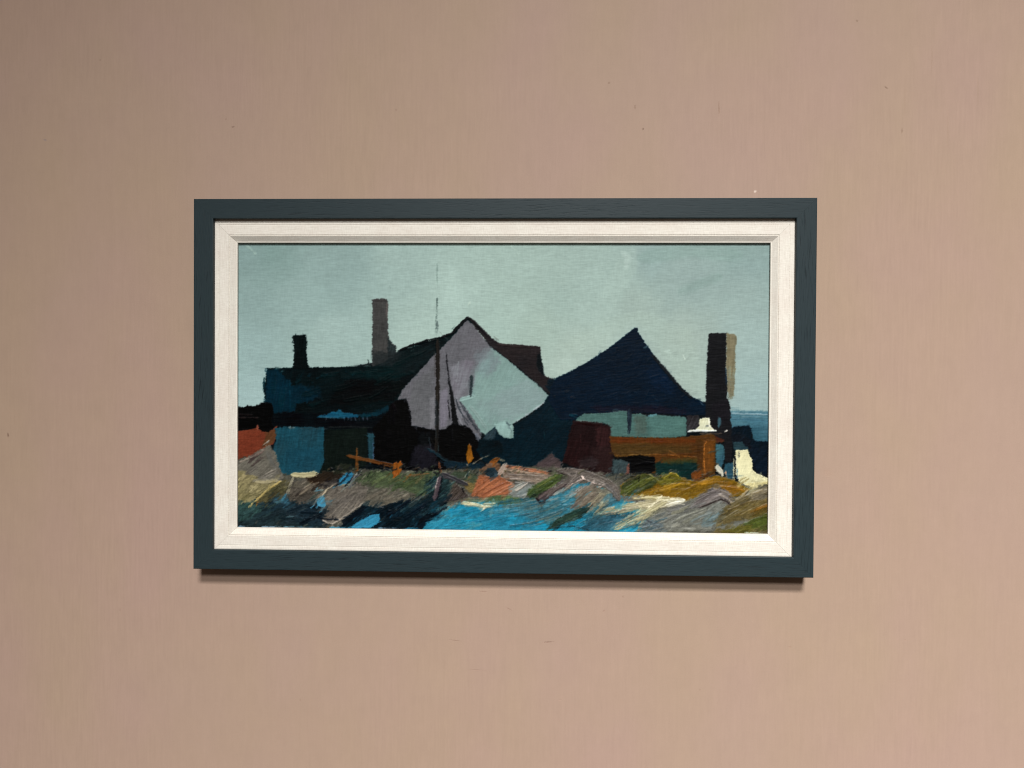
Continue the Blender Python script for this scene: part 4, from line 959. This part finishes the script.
def paint_accents():
    GV[0] = 1.5
    # ridge of thick grey paint with a crisp pale lip
    P([(556, 471), (562, 468.6), (574, 468), (588, 471), (600, 476), (612, 481), (618, 487), (621.4, 498), (618, 501), (612, 494), (606, 488), (597, 484), (590, 481.6), (583.5, 478.4), (576, 482), (566, 486), (556, 491), (560, 484), (570, 476)], (104, 97, 90), (84, 78, 74), .5, .4, 30, .2, .9, h=.5)
    for (a, b, c_, d) in ((560, 488, 577, 474), (564, 488, 580, 477), (556, 474, 572, 470), (590, 474, 612, 486), (586, 477, 606, 485), (606, 484, 618, 498), (600, 479, 614, 490)):
        S([(a, b), ((a + c_) / 2 + 1, (b + d) / 2 - 1), (c_, d)], 1.2, (124, 117, 110) if (a + int(b)) % 2 else (78, 72, 70), None, .7, .4, .1, .5)
    S([(571, 484.4), (577, 481.6), (583.5, 478.4)], 1.0, (196, 180, 172), (160, 146, 138), .85, .3, .1, .8)
    S([(583.5, 478.4), (590, 481.6), (597, 484), (604, 485)], .9, (206, 190, 182), (170, 154, 146), .85, .3, .1, .8)
    S([(584, 478.8), (581.6, 476.2)], 1.7, (222, 204, 194), None, .9, .2, .1, .8)
    S([(577, 471), (575, 477), (568, 484)], 1.1, (134, 126, 120), None, .6, .45, .1, .5)
    S([(570, 497), (578, 490), (586, 485)], 2, (158, 158, 154), None, .7, .45, .1, .5)
    # slab
    S([(333, 523.6), (342, 518), (352, 511), (363, 503.2)], 1.3, (164, 156, 144), None, .9, .2, .1, .6)
    S([(323, 520), (328, 523), (334, 524)], 1.2, (164, 156, 144), None, .8, .3, .1, .5)
    for k in range(9):
        S([(327 + k * 3.6, 519 - k * .7), (338 + k * 3.2, 508 - k * .8), (348 + k * 2.4, 499 - k * 1.2)], 1.1, ((128, 121, 110), (84, 79, 74), (112, 106, 98))[k % 3], None, .6, .4, .1, .45)
    P([(341, 521), (352, 513), (363, 505), (367, 507), (360, 514), (350, 522), (344, 525)], (8, 18, 28), None, .5, .4, 35, .3, .9)
    S([(322, 496), (328, 489), (333, 485.6)], 1.5, (176, 164, 140), None, .85, .3, .1, .5)
    P([(352, 526.4), (360, 521), (370, 515.5), (379, 514), (380, 519), (377, 524), (371, 527.6), (352, 528.5)], (58, 138, 170), (44, 120, 150), .4, .35, 28, .10, h=.2)
    # dark sweeps beside it
    for (x, y, L, c_) in ((398, 508, 16, (6, 14, 24)), (412, 512, 18, (8, 20, 30)), (424, 506, 22, (10, 26, 34)), (388, 516, 16, (4, 12, 22)), (432, 516, 16, (6, 14, 24)), (404, 521, 18, (6, 16, 26)), (300, 512, 24, (10, 24, 34)), (318, 518, 20, (6, 14, 24)), (280, 518, 24, (18, 34, 40)), (310, 506, 14, (8, 20, 30))):
        S([(x, y), (x + L * .5, y - L * .3), (x + L, y - L * .62)] if x > 350 else [(x, y), (x + L * .5, y + 1), (x + L, y + 1.5)], 2.2, c_, None, .8, .35, .15, .3)
    for (x, y, L, c_) in ((418, 500, 18, (62, 92, 92)), (426, 494, 16, (48, 76, 78)), (410, 504, 12, (84, 88, 86)), (400, 512, 12, (40, 66, 72)), (436, 500, 12, (56, 80, 80)), (376, 503, 18, (90, 88, 80)), (448, 486, 8, (60, 84, 84)), (428, 487, 12, (66, 92, 84))):
        S([(x, y), (x + L * .5, y - L * .34), (x + L, y - L * .66)], 1.1, c_, None, .8, .4, .1, .4)
    S([(286, 517), (296, 516), (306, 518)], 1.0, (96, 130, 138), None, .7, .45, .1, .4)
    # left bank
    S([(281, 481), (270, 488), (260, 497), (249, 507)], 1.8, (190, 176, 124), (150, 132, 78), .92, .25, .15, .5)
    S([(258, 502), (256.5, 506)], 1.6, (150, 96, 36), None, .7, .3)
    S([(256, 481.6), (264, 482.6), (278, 480)], 2.6, (172, 164, 132), (150, 142, 112), .8, .35, .1, .4)
    S([(292, 474.4), (304, 475.4), (317, 473)], 4.6, (182, 175, 138), (160, 154, 120), .9, .25, .12, .4)
    S([(293.6, 477), (290, 486), (287, 494)], 2.4, (156, 150, 128), (124, 120, 106), .85, .3, .1, .4)
    for (a, b, c_, d, k_) in ((248, 463, 262, 453, (56, 46, 46)), (252, 466, 266, 456, (70, 60, 58)), (296, 496, 310, 486, (44, 38, 36)), (288, 498, 300, 488, (60, 56, 50)), (302, 490, 320, 482, (118, 110, 98)), (310, 500, 324, 490, (48, 62, 58)), (286, 490, 296, 484, (50, 50, 40)), (268, 500, 284, 486, (58, 52, 38))):
        S([(a, b), ((a + c_) / 2, (b + d) / 2 - 1), (c_, d)], 2.0, k_, None, .75, .4, .15, .4)
    for (a, b, c_, d) in ((318, 502, 326, 494), (316, 508, 324, 500), (320, 512, 325, 505), (311, 508, 316, 503)):
        S([(a, b), (c_, d)], 1.8, (74, 142, 170), None, .75, .45, .1, .3)
    for (a, b, c_, d, k_) in ((340, 484, 349, 474, (20, 24, 30)), (345, 486, 355, 476, (16, 20, 26)), (336, 486, 343, 480, (30, 22, 22)), (351, 482, 357, 473, (132, 136, 136)), (349, 488, 353, 482, (90, 96, 100))):
        S([(a, b), (c_, d)], 1.5, k_, None, .8, .35, .1, .4)
    # sticks
    S([(440.2, 476), (437.4, 488), (434.4, 500)], 3.6, (88, 78, 82), (58, 48, 54), .95, .15, .2, .5)
    S([(438.4, 477), (435.6, 488)], 1.1, (158, 148, 146), None, .85, .25, .1, .5)
    S([(442.4, 477), (440.6, 488), (437.4, 500)], 1.2, (16, 18, 24), None, .85, .25)
    S([(443, 473.6), (454, 478.4), (467.4, 485)], 3.6, (58, 56, 60), (40, 40, 46), .93, .15, .2, .4)
    P([(456, 483), (462, 489), (468, 496), (458, 500), (447, 501), (451, 491)], (72, 64, 58), (50, 46, 46), .5, .4, 50, .3, h=.35)
    S([(462, 488), (464, 492)], 1.6, (14, 12, 14), None, .85, .2)
    # orange slope, blob, flame
    for (a, b, c_, d, k_) in ((474, 494, 496, 479, (166, 104, 70)), (482, 495, 508, 481, (120, 70, 48)), (488, 496, 512, 484, (160, 104, 74)), (496, 495, 514, 486, (140, 100, 78)), (478, 487, 487, 480, (128, 74, 46)), (472, 495, 484, 488, (138, 84, 56))):
        S([(a, b), ((a + c_) / 2, (b + d) / 2 - .6), (c_, d)], 1.5, k_, None, .7, .35, .12, .5)
    P([(483.5, 473), (488, 469), (494, 468.4), (497.6, 472), (497.4, 475.6), (490, 477)], (22, 38, 46), (32, 48, 56), .4, .35, 30, .2)
    S([(499.4, 474), (503, 468), (505, 464)], 4.2, (170, 154, 140), (144, 130, 120), .88, .3, .12, .5)
    for (a, b, c_, d, k_) in ((506, 470.4, 540, 473.6, (150, 132, 116)), (508, 474.6, 544, 476.6, (88, 78, 72)), (510, 479, 540, 479.4, (146, 134, 122)), (514, 483, 536, 482, (98, 96, 92)), (506, 466.6, 546, 473, (164, 110, 80))):
        S([(a, b), ((a + c_) / 2, (b + d) / 2 + .4), (c_, d)], 1.4, k_, None, .75, .35, .1, .45)
    S([(516, 490), (523, 486), (527, 483)], 2.4, (172, 164, 154), None, .8, .35, .1, .5)
    for (a, b, c_, d, w_, k_) in ((462, 503, 474, 504, 2.6, (176, 172, 140)), (468, 502.6, 482, 505.4, 2.2, (200, 194, 158)), (478, 505.6, 490, 506.4, 1.8, (190, 186, 152)), (484, 504, 495, 503, 1.8, (160, 162, 134)), (464, 505.4, 476, 506.6, 1.4, (120, 150, 148)), (488, 507.4, 496, 505, 1.2, (150, 160, 146)), (456, 504, 466, 502.4, 1.6, (128, 128, 106))):
        S([(a, b), ((a + c_) / 2, (b + d) / 2 + .5), (c_, d)], w_, k_, None, .85, .45, .12, .5)
    S([(485.5, 506), (482.6, 510.4)], 1.8, (204, 200, 172), None, .85, .35, .1, .5)
    # green wedge, mauve ridge, dark bar
    for (a, b, c_, d, k_) in ((528, 494, 544, 481, (62, 78, 40)), (532, 497, 554, 480, (40, 58, 36)), (536, 488, 558, 475, (92, 100, 54)), (538, 499, 560, 484, (88, 76, 74)), (542, 502, 566, 484, (54, 46, 48)), (530, 498, 538, 494, (26, 38, 28))):
        S([(a, b), ((a + c_) / 2, (b + d) / 2 - 1), (c_, d)], 2.2, k_, None, .8, .3, .15, .45)
    S([(537, 499), (541, 504), (544.4, 502)], 2.0, (26, 20, 24), None, .9, .2)
    P([(548, 528), (556, 520), (566, 514), (580, 508), (590, 508), (584, 515), (570, 520), (556, 526)], (26, 44, 42), (38, 56, 44), .8, .5, 22, .3, .9, h=.3)
    # cream sweep
    for (a, b, c_, d, w_, k_) in ((682, 500, 622, 508, 5, (182, 175, 142)), (676, 504, 612, 514, 4, (150, 144, 116)), (662, 498, 634, 499, 3, (190, 182, 138)), (668, 500, 628, 526, 4, (182, 176, 138)), (660, 502, 616, 524, 3, (158, 152, 122)), (650, 512, 638, 529, 3, (170, 164, 130)), (640, 506, 606, 516, 2, (128, 124, 106)), (656, 506, 626, 509, 1.4, (206, 198, 164)), (646, 514, 620, 528, 1.6, (200, 194, 160))):
        S([(a, b), ((a + c_) / 2, (b + d) / 2 - 1.4), (c_, d)], w_, k_, tuple(q * .86 for q in k_), .88, .3, .14, .5, taper=(1, .6))
    for (a, b, c_, d, w_, k_) in ((684, 500.2, 666, 503.6, 3.4, (222, 222, 208)), (683, 502, 667, 506, 2.8, (206, 204, 186)), (678, 499.4, 662, 500.6, 2.6, (204, 200, 172)), (674, 504, 660, 508, 2.0, (190, 186, 160)), (670, 497.6, 656, 499, 2.2, (186, 180, 144)), (681, 503.8, 668, 507.2, 1.2, (158, 156, 144))):
        S([(a, b), ((a + c_) / 2, (b + d) / 2 - .8), (c_, d)], w_, k_, None, .92, .3, .1, .7, taper=(.8, 1.0))
    S([(662, 496), (656, 502), (648, 508)], 2.4, (214, 208, 178), None, .85, .3, .1, .6)
    # right mound, crest, corner
    for (a, b, c_, d, k_) in ((622, 488, 636, 478, (46, 56, 30)), (628, 492, 648, 478, (86, 92, 40)), (636, 494, 656, 482, (60, 66, 30)), (646, 480, 656, 478, (104, 104, 44)), (624, 480, 634, 476, (26, 34, 24)), (664, 486, 690, 484, (136, 108, 34)), (656, 492, 690, 490, (104, 80, 22)), (690, 486, 716, 479, (142, 104, 26)), (720, 486, 744, 491, (140, 98, 24)), (700, 484, 730, 483, (112, 80, 18))):
        S([(a, b), ((a + c_) / 2, (b + d) / 2 - 1), (c_, d)], 2.4, k_, None, .75, .35, .12, .4)
    for (a, b, c_, d, k_) in ((694, 504, 716, 490, (92, 86, 86)), (700, 506, 722, 494, (124, 116, 112)), (690, 508, 708, 498, (110, 104, 102)), (684, 512, 706, 502, (96, 98, 96)), (714, 489, 730, 496, (116, 108, 102)), (718, 494, 732, 502, (136, 128, 118)), (676, 520, 706, 508, (128, 130, 118)), (668, 514, 690, 508, (84, 86, 86)), (690, 522, 712, 512, (104, 116, 116))):
        S([(a, b), ((a + c_) / 2, (b + d) / 2 - 1), (c_, d)], 2.4, k_, None, .7, .38, .12, .45)
    S([(701, 507), (712, 502.6), (721, 499), (727, 501.4), (730, 504.6)], 1.3, (50, 44, 42), None, .9, .15, .15, .3)
    S([(748, 490), (740, 497), (730, 503)], 1.6, (162, 152, 126), (134, 122, 98), .85, .35, .1, .5)
    for (a, b, c_, d, k_) in ((736, 500, 764, 490, (118, 108, 84)), (728, 510, 764, 498, (84, 72, 44)), (734, 516, 766, 506, (112, 92, 48)), (724, 520, 748, 510, (96, 86, 60)), (744, 524, 768, 516, (60, 74, 30)), (750, 512, 768, 506, (112, 76, 22)), (740, 504, 762, 494, (72, 66, 48))):
        S([(a, b), ((a + c_) / 2, (b + d) / 2 - 1), (c_, d)], 2.0, k_, None, .7, .4, .14, .45)
    dabs = [(250, 492, 258, 484, 4, (146, 138, 104)), (242, 500, 252, 492, 3.4, (118, 112, 74)), (262, 478, 276, 470, 4, (110, 106, 98)), (246, 474, 258, 466, 4, (98, 94, 88)),
            (300, 494, 314, 484, 4, (98, 90, 78)), (312, 490, 324, 482, 3, (52, 44, 38)), (242, 514, 262, 506, 4, (40, 62, 62)), (262, 520, 286, 510, 4, (30, 44, 50)), (288, 512, 312, 504, 4, (16, 30, 38)), (300, 524, 322, 514, 4, (8, 18, 28)), (268, 508, 284, 500, 3, (54, 72, 66)),
            (366, 500, 384, 490, 4, (108, 102, 90)), (384, 502, 404, 494, 3.4, (94, 90, 80)), (392, 490, 408, 482, 4, (64, 80, 50)), (372, 484, 386, 476, 3.4, (82, 94, 62)), (404, 486, 420, 478, 3.4, (72, 86, 52)), (416, 496, 430, 486, 3, (50, 66, 52)), (380, 512, 404, 500, 3.4, (10, 24, 34)), (404, 518, 428, 504, 3.6, (8, 20, 30)), (440, 506, 452, 494, 3, (26, 36, 42)),
            (508, 470, 526, 472, 3, (146, 126, 108)), (520, 476, 544, 478, 3, (122, 110, 98)), (512, 490, 524, 484, 3.4, (134, 134, 126)), (536, 492, 552, 482, 3, (66, 82, 42)), (546, 496, 564, 484, 3, (80, 70, 66)),
            (596, 474, 612, 484, 4, (96, 90, 82)), (606, 486, 618, 498, 3.4, (88, 86, 84)), (576, 502, 590, 490, 4, (104, 96, 84)), (588, 506, 602, 492, 3.4, (124, 118, 98)), (596, 512, 608, 500, 3, (140, 136, 110)), (562, 502, 576, 494, 3, (84, 116, 120)), (548, 510, 570, 504, 3, (56, 118, 132)),
            (626, 490, 642, 480, 4, (72, 80, 34)), (640, 486, 654, 478, 3, (88, 92, 36)), (660, 490, 680, 484, 4, (126, 98, 26)), (676, 496, 696, 486, 3.4, (112, 84, 20)), (700, 484, 722, 480, 3.4, (134, 98, 24)), (722, 488, 740, 488, 3.4, (128, 90, 20)),
            (672, 514, 690, 506, 4, (116, 116, 100)), (684, 522, 704, 512, 4, (124, 126, 112)), (660, 522, 680, 514, 3.4, (104, 106, 100)), (696, 500, 712, 492, 3.4, (104, 98, 94)), (708, 512, 722, 502, 3.4, (106, 112, 108)),
            (730, 506, 748, 496, 4, (112, 102, 74)), (740, 514, 760, 504, 4, (98, 86, 50)), (724, 520, 740, 510, 3.4, (108, 98, 64)), (752, 498, 768, 490, 3.4, (106, 98, 80)), (750, 522, 768, 514, 3.4, (72, 80, 34)), (756, 510, 768, 504, 3, (108, 78, 28))]
    for i, (a, b, c_, d, w_, k_) in enumerate(dabs):
        S([(a, b), ((a + c_) / 2 + 1, (b + d) / 2 - .8), (c_, d)], w_, k_, tuple(q * (.78 if i % 2 else 1.15) for q in k_), .8, .3, .14, .42, rough=.8, soft=.6, taper=(1, .8), bs=1.15)
    rq = random.Random(31)
    for i in range(64):
        x, y = rq.uniform(502, 600), rq.uniform(499, 526); L = rq.uniform(10, 30)
        if x > 575 and y < 508:
            continue
        k_ = rq.choice([(64, 100, 106), (50, 92, 104), (84, 108, 108), (36, 90, 108), (40, 104, 122), (96, 112, 106), (56, 84, 90), (26, 84, 104)])
        sl = .10 + .3 * max(0, (x - 520) / 80)
        S([(x + L / 2, y - L * sl), (x, y), (x - L / 2, y + L * sl * .8)], rq.uniform(1.2, 3.2), k_, tuple(q * .8 for q in k_), .62, .45, .18, .4)
    P([(548, 528), (556, 520), (566, 514), (580, 508), (590, 508), (584, 515), (570, 520), (556, 526)], (26, 44, 42), (38, 56, 44), .8, .5, 22, .3, .85, h=.3)
    for i in range(26):
        x, y = rq.uniform(604, 660), rq.uniform(512, 530); L = rq.uniform(8, 20)
        k_ = rq.choice([(60, 84, 92), (44, 78, 92), (84, 92, 90), (110, 108, 92), (36, 76, 94), (72, 80, 84)])
        S([(x + L / 2, y - L * .16), (x, y), (x - L / 2, y + L * .1)], rq.uniform(1, 2.6), k_, tuple(q * .8 for q in k_), .5, .5, .18, .4)
    rr = random.Random(99)
    for i in range(70):
        x = rr.uniform(326, 486); y = rr.uniform(467, 473.5)
        k_ = rr.choice([(6, 8, 10), (10, 14, 18), (34, 40, 36), (50, 60, 46), (22, 26, 30), (60, 56, 50), (12, 20, 26), (70, 52, 36)])
        an = math.radians(rr.choice([20, 35, 60, -30, 80])); L = rr.uniform(3, 7)
        S([(x, y), (x + math.cos(an) * L, y - math.sin(an) * L * .8)], rr.uniform(1, 2.6), k_, None, .75, .45, .15, .35)
    for i in range(60):
        x = rr.uniform(500, 720); y = 470 + (4 if x > 600 else 0) + rr.uniform(-3, 4)
        k_ = rr.choice([(20, 18, 20), (52, 46, 44), (84, 78, 70), (40, 44, 34), (30, 30, 28), (70, 72, 44)])
        an = math.radians(rr.choice([15, 30, 50, -25])); L = rr.uniform(3, 7)
        S([(x, y), (x + math.cos(an) * L, y - math.sin(an) * L * .8)], rr.uniform(1, 2.2), k_, None, .55, .5, .15, .35)
    # yellow flame by the barn
    P([(469.4, 443.6), (471.6, 447), (472, 454), (473.6, 458), (471.4, 461), (468.6, 463.2), (466.8, 459), (467, 452)], (138, 88, 26), (108, 66, 18), .35, .3, 80, .14, h=.45)
#PAINT_END


paint_sky()
paint_houses()
smear(266, 370, 470, 470, 120, 60, 40, (3, 9), (1, 3), .35, 2.5, 21, .12)
smear(560, 345, 700, 412, 60, 20, 30, (4, 10), (1.5, 4), .3, 3, 22, .12)
smear(610, 438, 715, 476, 70, 5, 20, (5, 16), (1, 2.4), .4, 2, 23, .12)
paint_ground()
stray(238, 484, 330, 526, 70, 38, 18, 61)
stray(345, 474, 470, 524, 110, 38, 14, 62)
stray(556, 474, 640, 528, 70, 34, 18, 63)
stray(640, 490, 766, 532, 60, 28, 18, 64, .4)
smear(238, 476, 340, 528, 170, 35, 20, (3, 10), (.8, 2.4), .65, 5, 31, .3)
smear(322, 482, 366, 524, 60, 36, 7, (8, 22), (.8, 2), .55, 2.5, 32, .12)
smear(345, 472, 470, 526, 190, 38, 14, (3, 12), (.8, 2.2), .65, 5, 33, .3)
smear(474, 462, 560, 504, 100, 28, 18, (4, 12), (.8, 2.2), .55, 4, 34, .22)
smear(430, 504, 560, 530, 60, 8, 10, (8, 24), (1, 3), .4, 3, 35, .08)
smear(552, 470, 625, 530, 120, 38, 12, (5, 14), (.8, 2.2), .55, 5, 36, .22)
smear(622, 476, 745, 532, 180, 26, 13, (5, 16), (.8, 2.2), .5, 5, 37, .2)
smear(716, 488, 768, 532, 70, 32, 14, (5, 14), (.8, 2.2), .55, 5, 38, .2)
smear(238, 478, 766, 526, 150, 32, 16, (7, 18), (2.5, 5), .5, 6, 72, .16)
paint_accents()
GV[0] = 1.3
smear(238, 470, 766, 530, 330, 32, 22, (2, 7), (.7, 1.9), .6, 3, 71, .25)
paint_edges()


def soften(A, n=1):
    for _ in range(n):
        B_ = A.copy()
        B_[1:-1] = (A[:-2] + 2 * A[1:-1] + A[2:]) / 4
        A = B_.copy()
        A[:, 1:-1] = (B_[:, :-2] + 2 * B_[:, 1:-1] + B_[:, 2:]) / 4
    return A


XX, YY = np.meshgrid(gx, gy)
wv_h = vn(XX * .16, YY * 1.25, 41) * .55 + vn(XX * .30, YY * .9, 43) * .35 + vn(XX * 1.3, YY * .22, 44) * .35
# the weave and the bristles fray every edge a little
amp = .42 + .0 * sstep(YY, 462, 478)
jx = amp * (fbm(XX * .5, YY * .8, 81, 3) * 1.5 + .6 * vn(XX * .3, YY * 1.2, 85))
jy = amp * (fbm(XX * .6, YY * .6, 83, 3) * 1.1 + .5 * vn(XX * 1.2, YY * .3, 87))
ii = np.clip(np.round((YY + jy - Y0) * RS - .5).astype(int), 0, GH - 1)
jj = np.clip(np.round((XX + jx - X0) * RS - .5).astype(int), 0, GW - 1)
IMG = IMG[ii, jj]
for ch in range(3):
    kb = .55 - .35 * sstep(YY, 462, 478)
    IMG[..., ch] = (1 - kb) * IMG[..., ch] + kb * soften(IMG[..., ch], 1)
# deepen the darks: colour curve countering the lift from sheen and ambient light
lum_ = IMG.mean(axis=2, keepdims=True)
k_ = np.clip(1 - 9 * np.clip(1 - lum_ / 168, 0, 1) ** .8 / np.maximum(lum_, 1), .3, 1)
IMG = .35 * IMG * k_ + .65 * np.clip(IMG - 9 * np.clip(1 - IMG / 168, 0, 1) ** .8, 1.0, 255)
IMG = np.where(YY[..., None] > 425, IMG * .975, IMG)
LINC = lin(IMG)
LUM = LINC.mean(axis=2, keepdims=True)
dk = np.clip(1 - LUM / .22, 0, 1)
mott = fbm(XX * .6, YY * .8, 51, 3)[..., None]
slow = fbm(XX * .07, YY * .11, 55, 3)[..., None]
gm = sstep(YY, 462, 482)[..., None]
LINC = LINC * (1 + (.12 + .14 * dk) * wv_h[..., None] + (.03 + .22 * dk + .16 * gm) * mott + (.10 * dk + .16 * gm) * slow)
LINC = LINC + (.0016 * dk) * np.maximum(wv_h, 0)[..., None]
LINC = np.clip(LINC, .0004, .9)
HG = soften(HGT, 1) * 1.0 + .035 * wv_h          # millimetres
HG = HG * (1 + .15 * gm[..., 0])
HG = np.clip(HG, -.1, 1.3)
GLOSS = .05 + .11 * gm[..., 0] * np.clip(LUM[..., 0] / .08, .15, 1)


def canvas_material():
    mt, nt, p = new_mat('oil_paint')
    at = nt.nodes.new('ShaderNodeAttribute')
    at.attribute_name = 'paint'
    nt.links.new(at.outputs['Color'], p.inputs['Base Color'])
    geo = nt.nodes.new('ShaderNodeNewGeometry')
    w1 = noise(nt, geo.outputs['Position'], 1.0, 2, 0.5, (260, 1, 1500))
    w2 = noise(nt, geo.outputs['Position'], 1.0, 2, 0.5, (1500, 1, 320))
    h = math_n(nt, 'ADD', w1, math_n(nt, 'MULTIPLY', w2, 0.7))
    nt.links.new(bump(nt, h, 0.30, 0.00025), p.inputs['Normal'])
    p.inputs['Roughness'].default_value = 0.42
    nt.links.new(at.outputs['Alpha'], p.inputs['Specular IOR Level'])
    return mt


def build_canvas():
    # sketch coordinates -> plane of the canvas
    PX, PY = XX, YY
    d = np.stack([(PX - 512) / F_PX, np.ones_like(PX), (384 - PY) / F_PX], -1) @ R_CAM.T
    t = (YP - P_CAM[1]) / d[..., 1]
    Q = P_CAM + d * t[..., None]
    # straighten into an exact rectangle on the stretcher
    vx = Q[..., 0]; vz = Q[..., 2] - ZC
    vy = YP - HG * MM
    hx, hz = W / 2 - LIP - .0145, H / 2 - LIP - .0145
    vx = np.clip(vx, -hx, hx); vz = np.clip(vz, -hz, hz)
    co = np.stack([vx, vy, vz], -1).reshape(-1, 3).astype(np.float32)
    nv = GW * GH
    idx = np.arange(nv).reshape(GH, GW)
    q = np.stack([idx[1:, :-1], idx[1:, 1:], idx[:-1, 1:], idx[:-1, :-1]], -1).reshape(-1, 4)
    nf = len(q)
    me = bpy.data.meshes.new('canvas')
    me.vertices.add(nv); me.vertices.foreach_set('co', co.ravel())
    me.loops.add(nf * 4); me.loops.foreach_set('vertex_index', q.ravel().astype(np.int32))
    me.polygons.add(nf)
    me.polygons.foreach_set('loop_start', (np.arange(nf) * 4).astype(np.int32))
    me.update(calc_edges=True)
    me.polygons.foreach_set('use_smooth', np.ones(nf, bool))
    ca = me.color_attributes.new('paint', 'FLOAT_COLOR', 'POINT')
    rgba = np.ones((nv, 4), np.float32)
    rgba[:, :3] = (LINC / K_LIGHT).reshape(-1, 3)
    rgba[:, 3] = GLOSS.ravel()
    ca.data.foreach_set('color', rgba.ravel())
    me.materials.append(canvas_material())
    me.validate()
    o = bpy.data.objects.new('canvas', me)
    COL.objects.link(o)
    o.parent = pic
    return o


build_canvas()


def plain(name, col, rough=.8):
    mt, nt, p = new_mat(name)
    geo = nt.nodes.new('ShaderNodeNewGeometry')
    n = noise(nt, geo.outputs['Position'], 60, 3, .5)
    nt.links.new(mix(nt, n, lin4(col), lin4(tuple(c * .8 for c in col))), p.inputs['Base Color'])
    p.inputs['Roughness'].default_value = rough
    return mt


def box(name, x0, x1, y0, y1, z0, z1, mat, parent=None):
    v = [(x, y, z) for x in (x0, x1) for y in (y0, y1) for z in (z0, z1)]
    f = [(0, 1, 3, 2), (4, 6, 7, 5), (0, 4, 5, 1), (2, 3, 7, 6), (0, 2, 6, 4), (1, 5, 7, 3)]
    return link_mesh(name, v, f, mat, parent)


bw, bh = W / 2 - LIP + .003, H / 2 - LIP + .003
box('backing_board', -bw, bw, YP + .0012, -HANG - .001, -bh, bh, plain('brown_card', (120, 92, 66)), pic)


# ------------------------------------------------------------------ light
def area(name, loc, target, sx, sy, power, color, spread=180):
    ld = bpy.data.lights.new(name, 'AREA')
    ld.shape = 'RECTANGLE'
    ld.size, ld.size_y = sx, sy
    ld.energy = power
    ld.color = color
    ld.spread = math.radians(spread)
    o = bpy.data.objects.new(name, ld)
    COL.objects.link(o)
    o.location = loc
    dv = Vector(target) - Vector(loc)
    o.rotation_euler = dv.to_track_quat('-Z', 'Y').to_euler()
    return o


area('key_lamp', (0.56, -4.0, ZC + 3.04), (0.90, 0, ZC - 3.49), 0.95, 0.55, 91, (1.0, 0.985, 0.965), 69.6)
area('second_lamp', (0.36, -4.0, ZC + 1.88), (1.38, 0, ZC - 3.22), 0.75, 0.50, 48, (1.0, 0.985, 0.965), 90)

world = bpy.data.worlds.new('World')
sc.world = world
world.use_nodes = True
bg = world.node_tree.nodes['Background']
bg.inputs[0].default_value = (1.0, 0.78, 0.62, 1)
bg.inputs[1].default_value = 0.085

sc.cycles.pixel_filter_type = 'BLACKMAN_HARRIS'
sc.cycles.filter_width = 1.1
sc.view_settings.view_transform = 'Standard'
sc.view_settings.look = 'None'
sc.view_settings.exposure = 0
sc.view_settings.gamma = 1
